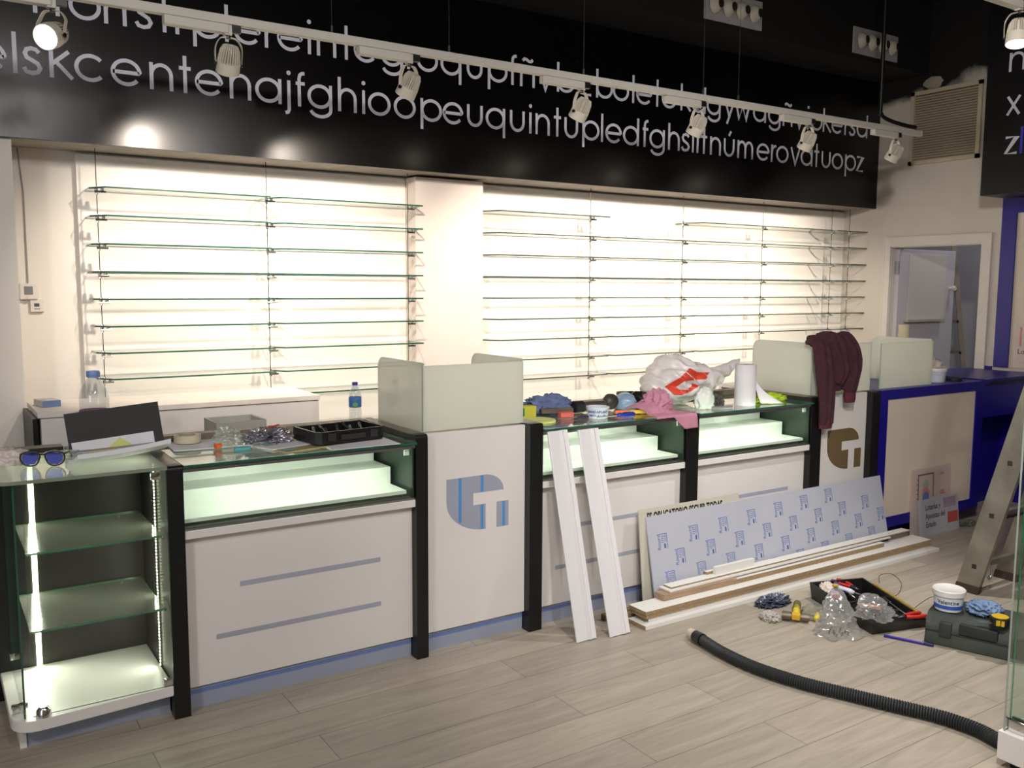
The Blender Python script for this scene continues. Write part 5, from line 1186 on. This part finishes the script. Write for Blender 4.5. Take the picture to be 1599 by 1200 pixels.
# clear bags
cb = glassmat('clear_bag_plastic', (.92, .92, .91), .10, .16, frost=.28, milky=(.72, .72, .72))
def cone_bag(label, loc, rb, rt_, h_, seed, lean_=(0, 0), fill=None):
    t = thing('clear_plastic_bag', label, 'bag', loc); bm = newbm(); t2 = bmesh.new(); rings = []
    for j in range(26):
        v = j/25; rr = rb*(1-v)**.75+rt_*v+(.012 if j in (1, 2) else 0)
        ring = []
        for k in range(44):
            a = 2*PI*k/44; q = Vector((math.cos(a)*1.6, math.sin(a)*1.6, v*3+seed)); f_ = 1+.42*(1-2*abs(noise.noise(q))-.55)+.2*(1-2*abs(noise.noise(q*2.6))-.5)
            ring.append(t2.verts.new((math.cos(a)*rr*f_*1.1+lean_[0]*v, math.sin(a)*rr*f_+lean_[1]*v, .001+h_*v)))
        rings.append(ring)
    for a, b in zip(rings, rings[1:]):
        for k in range(44): t2.faces.new((a[k], a[(k+1) % 44], b[(k+1) % 44], b[k]))
    t2.faces.new(rings[-1]); merge(bm, t2); obj('film', bm, cb, t, smooth=35)
    if fill:
        for k in range(14):
            bm = newbm(); a = k*2.4; rr = rb*.6*math.sqrt((k+1)/14)
            cyl(bm, (rr*math.cos(a), rr*math.sin(a), .004), (rr*math.cos(a)+.014, rr*math.sin(a)+.01, .006), .004, seg=6); obj('screw', bm, MC['dark_steel'], t)
    return t
cone_bag('clear plastic bag of screws standing peaked in front of the tool tray', (3.70, -.765, 0), .085, .02, .185, 2, (.03, .04), True)
cone_bag('clear plastic bag slumped on the near edge of the tool tray', (3.87, -.845, .075), .075, .03, .07, 9, (.03, .06))
# blue pencil
pn = thing('carpenter_pencil', 'long dark blue carpenter pencil lying on the floor', 'pencil', (3.84, -.905, .007), R(-66.5))
bm = newbm(); cyl(bm, (0, 0, 0), (.165, 0, 0), .0062, seg=6); obj('shaft', bm, mat('pencil_blue', (40, 34, 140), .35), pn)
bm = newbm(); box(bm, (.165, -.006, -.006), (.205, .006, .006), .003); obj('clip_end', bm, mat('pencil_dark', (30, 26, 90), .4), pn)
# power tool case
pcs = thing('power_tool_case', 'grey-green moulded power tool case on the floor under the paint tub', 'tool case', (3.937, -1.035, 0), R(-71.4))
cg = mat('case_green_grey', (56, 62, 56), .6, var=.2, vscale=9, bump=.15, bscale=150)
bm = newbm(); prism(bm, [(0, .0), (0, .07), (.010, .095), (.035, .138), (.24, .145), (.28, .12), (.28, 0)], .002, .47, 'X', bev=.005); obj('shell', bm, cg, pcs, smooth=40)
bm = newbm(); box(bm, (.14, -.012, .072), (.29, .012, .120), .006); obj('handle', bm, mat('case_handle_dark', (36, 40, 38), .5), pcs, smooth=40)
for x in (.06, .35):
    bm = newbm(); box(bm, (x, -.008, .045), (x+.05, .012, .110), .005); obj('latch', bm, mat('case_latch', (44, 50, 48), .5), pcs, smooth=40)
bm = newbm(); box(bm, (.004, -.004, .062), (.468, .002, .068), .001); obj('seam', bm, MC['case_handle_dark'], pcs)
vt = thing('paint_tub', 'white paint tub lettered Valentine on the grey-green case', 'tub', (4.045, -1.075, .145), R(0))
bm = newbm(); lathe(bm, [(0, 0), (.055, 0), (.063, .07), (.064, .078), (0, .078)], None, 40); obj('tub', bm, MC['tub_white'], vt, smooth=40)
bm = newbm(); lathe(bm, [(.068, .068), (.069, .090), (.065, .094), (.060, .090), (0, .089)], None, 40); obj('lid', bm, MC['lid_white'], vt, smooth=40)
AC = math.atan2(-3.2523+1.075, .2917-4.045)
curved_text('Valentine', .024, .0595, .036, AC, ink_black, vt, taper=.1)
bm = newbm(); t2 = bmesh.new()
for zz, rr in ((.014, .0578), (.026, .0592)): pass
lathe(t2, [(.0573, .012), (.0583, .012), (.0600, .028), (.0590, .028), (.0573, .012)], None, 60); dl = [v for v in t2.verts if math.cos(math.atan2(v.co.y, v.co.x)-AC) < .2]; bmesh.ops.delete(t2, geom=dl, context='VERTS'); merge(bm, t2); obj('blue_band', bm, mat('band_blue', (44, 84, 176), .5), vt)
bm = newbm(); crumple(bm, (4.135, -1.19, .146), (.065, .065, .03), 43, 5, .5, 2.4); tag(obj('blue_rag', bm, mat('rag_blue', (110, 134, 166), .95, var=.15, vscale=16, bump=.3, bscale=120), smooth=True), 'light blue rag on the grey-green case beside the paint tub', 'rag')
tm = thing('tape_measure', 'yellow and black tape measure on the grey-green case', 'tape measure', (4.045, -1.305, .1455), R(-60))
bm = newbm(); lathe(bm, [(0, 0), (.036, 0), (.040, .006), (.040, .030), (.036, .034), (0, .034)], None, 28); obj('case_body', bm, blk_pl, tm, smooth=40)
bm = newbm(); lathe(bm, [(0, .0345), (.033, .0345), (.033, .037), (0, .038)], None, 28); obj('yellow_face', bm, MC['hammer_yellow'], tm, smooth=40)
bm = newbm(); box(bm, (-.015, -.043, .006), (.0, -.038, .028)); box(bm, (.004, -.043, .006), (.016, -.038, .028)); box(bm, (-.015, -.0425, .012), (.016, -.039, .014)); obj('yellow_mark', bm, MC['hammer_yellow'], tm)
bm = newbm(); box(bm, (-.085, -.034, .010), (-.03, -.012, .012)); obj('blade', bm, alu, tm)
bm = newbm(); crumple(bm, (4.45, -1.23, 0), (.05, .12, .02), 47, 4, .5, 3); tag(obj('purple_strap', bm, mat('strap_purple', (52, 44, 110), .6), smooth=True), 'dark purple strap on the floor behind the grey-green case', 'strap')

# ------------------------------------------------------------ stepladder
ld = thing('stepladder', 'worn aluminium stepladder standing at the right edge', 'ladder', (4.75, -.76, 0))
LY = -.262; LH = 2.1
def rail(x, y0, dy, name='rail'):
    bm = newbm(); t2 = bmesh.new(); w = .060
    box(t2, (x-.0125, -w, .03), (x+.0125, w, LH))
    bmesh.ops.transform(t2, matrix=Matrix.Translation((0, y0, 0)) @ Matrix.Shear('XY', 4, (0, dy)) if False else Matrix(((1, 0, 0, 0), (0, 1, dy, y0), (0, 0, 1, 0), (0, 0, 0, 1))), verts=t2.verts); merge(bm, t2)
    o = obj(name, bm, alu_old, ld)
    bm = newbm(); t2 = bmesh.new(); box(t2, (x-.015, -w-.003, 0), (x+.015, w+.003, .045), .003); bmesh.ops.transform(t2, matrix=Matrix(((1, 0, 0, 0), (0, 1, dy, y0), (0, 0, 1, 0), (0, 0, 0, 1))), verts=t2.verts); merge(bm, t2); obj('rubber_foot', bm, mat('foot_brown_rubber', (58, 44, 38), .6), o)
    return o
for sgn, yb in ((1, 0), (-1, -1.12)):
    dy = LY*sgn
    for x in (0, .375):
        ro = rail(x, yb, dy)
        if x == 0:
            for k in range(7):
                z = .145+.28*k; y = yb+dy*z
                bm = newbm(); box(bm, (-.0135, y-.012, z-.012), (-.012, y+.012, z+.012)); obj('rung_end', bm, mat('rung_hole_dark', (44, 38, 32), .6), ro)
    for k in range(7):
        z = .145+.28*k; y = yb+dy*z
        bm = newbm(); box(bm, (.0125, y-.015, z-.014), (.3625, y+.015, z+.014), .002); obj('rung', bm, alu_old, ld)
bm = newbm(); box(bm, (-.02, -.61, LH-.01), (.395, -.50, LH+.03), .004); obj('hinge_head', bm, blk_pl, ld)
bm = newbm(); tube(bm, catmull([(.013, -.075, .16), (.05, -.085, .15), (.06, -.09, .11), (.045, -.09, .085), (.03, -.09, .095)], 6), .006, 8); obj('hook', bm, alu, ld, smooth=True)
bm = newbm(); box(bm, (.013, -.14, .405), (.362, -.10, .418)); obj('black_strap', bm, blk_pl, ld)
# ladder in the storeroom
l2 = thing('ladder', 'old wooden-toned ladder leaning in the storeroom beyond the doorway', 'ladder', (8.0, 1.085, 0))
lm = mat('ladder_taupe', (128, 118, 102), .6, var=.15)
for y0, sl in ((0, .142), (.44, .142)):
    bm = newbm(); tube(bm, [(0, y0, .0), (0, y0+sl*2.6, 2.6)], .036, 4, flat=.7); ro = obj('rail', bm, lm, l2)
    if y0 == 0:
        for k in range(9):
            z = .17+.275*k; bm = newbm(); cyl(bm, (-.030, sl*z, z), (-.036, sl*z, z), .012, seg=10); obj('rung_end', bm, MC['rung_hole_dark'], ro)
for k in range(9):
    z = .17+.275*k; bm = newbm(); box(bm, (-.014, .02+.142*z, z-.014), (.014, .43+.142*z, z+.014)); obj('rung', bm, lm, l2)

# ------------------------------------------------------------ glass case at the right edge of the picture
gc = thing('glass_floor_case', 'corner of a glass case on a white base at the lower right edge', 'display case', (3.172, -1.775, 0))
bm = newbm(); box(bm, (0, -.75, .027), (.62, 0, .122), .002); obj('base', bm, white_lam, gc)
bm = newbm(); box(bm, (.03, -.72, 0), (.59, -.03, .027)); obj('plinth', bm, blk_pl, gc)
g_hi = mat('thick_glass_edge_green', (36, 132, 92), .12, var=.25, vscale=14, spec=.8)
pane('side_pane', (.032, -.72, .124), (.042, -.018, 1.25), 'X', gc, glass_refl, g_hi)
pane('back_pane', (.012, -.016, .124), (.59, -.010, 1.25), 'Y', gc, glass_refl, mat('pale_glass_edge', (150, 160, 152), .2))
bm = newbm(); box(bm, (.020, -.085, .122), (.031, -.004, .165), .003); box(bm, (.043, -.085, .122), (.054, -.018, .165), .003); obj('chrome_clamp', bm, chrome, gc, smooth=40)
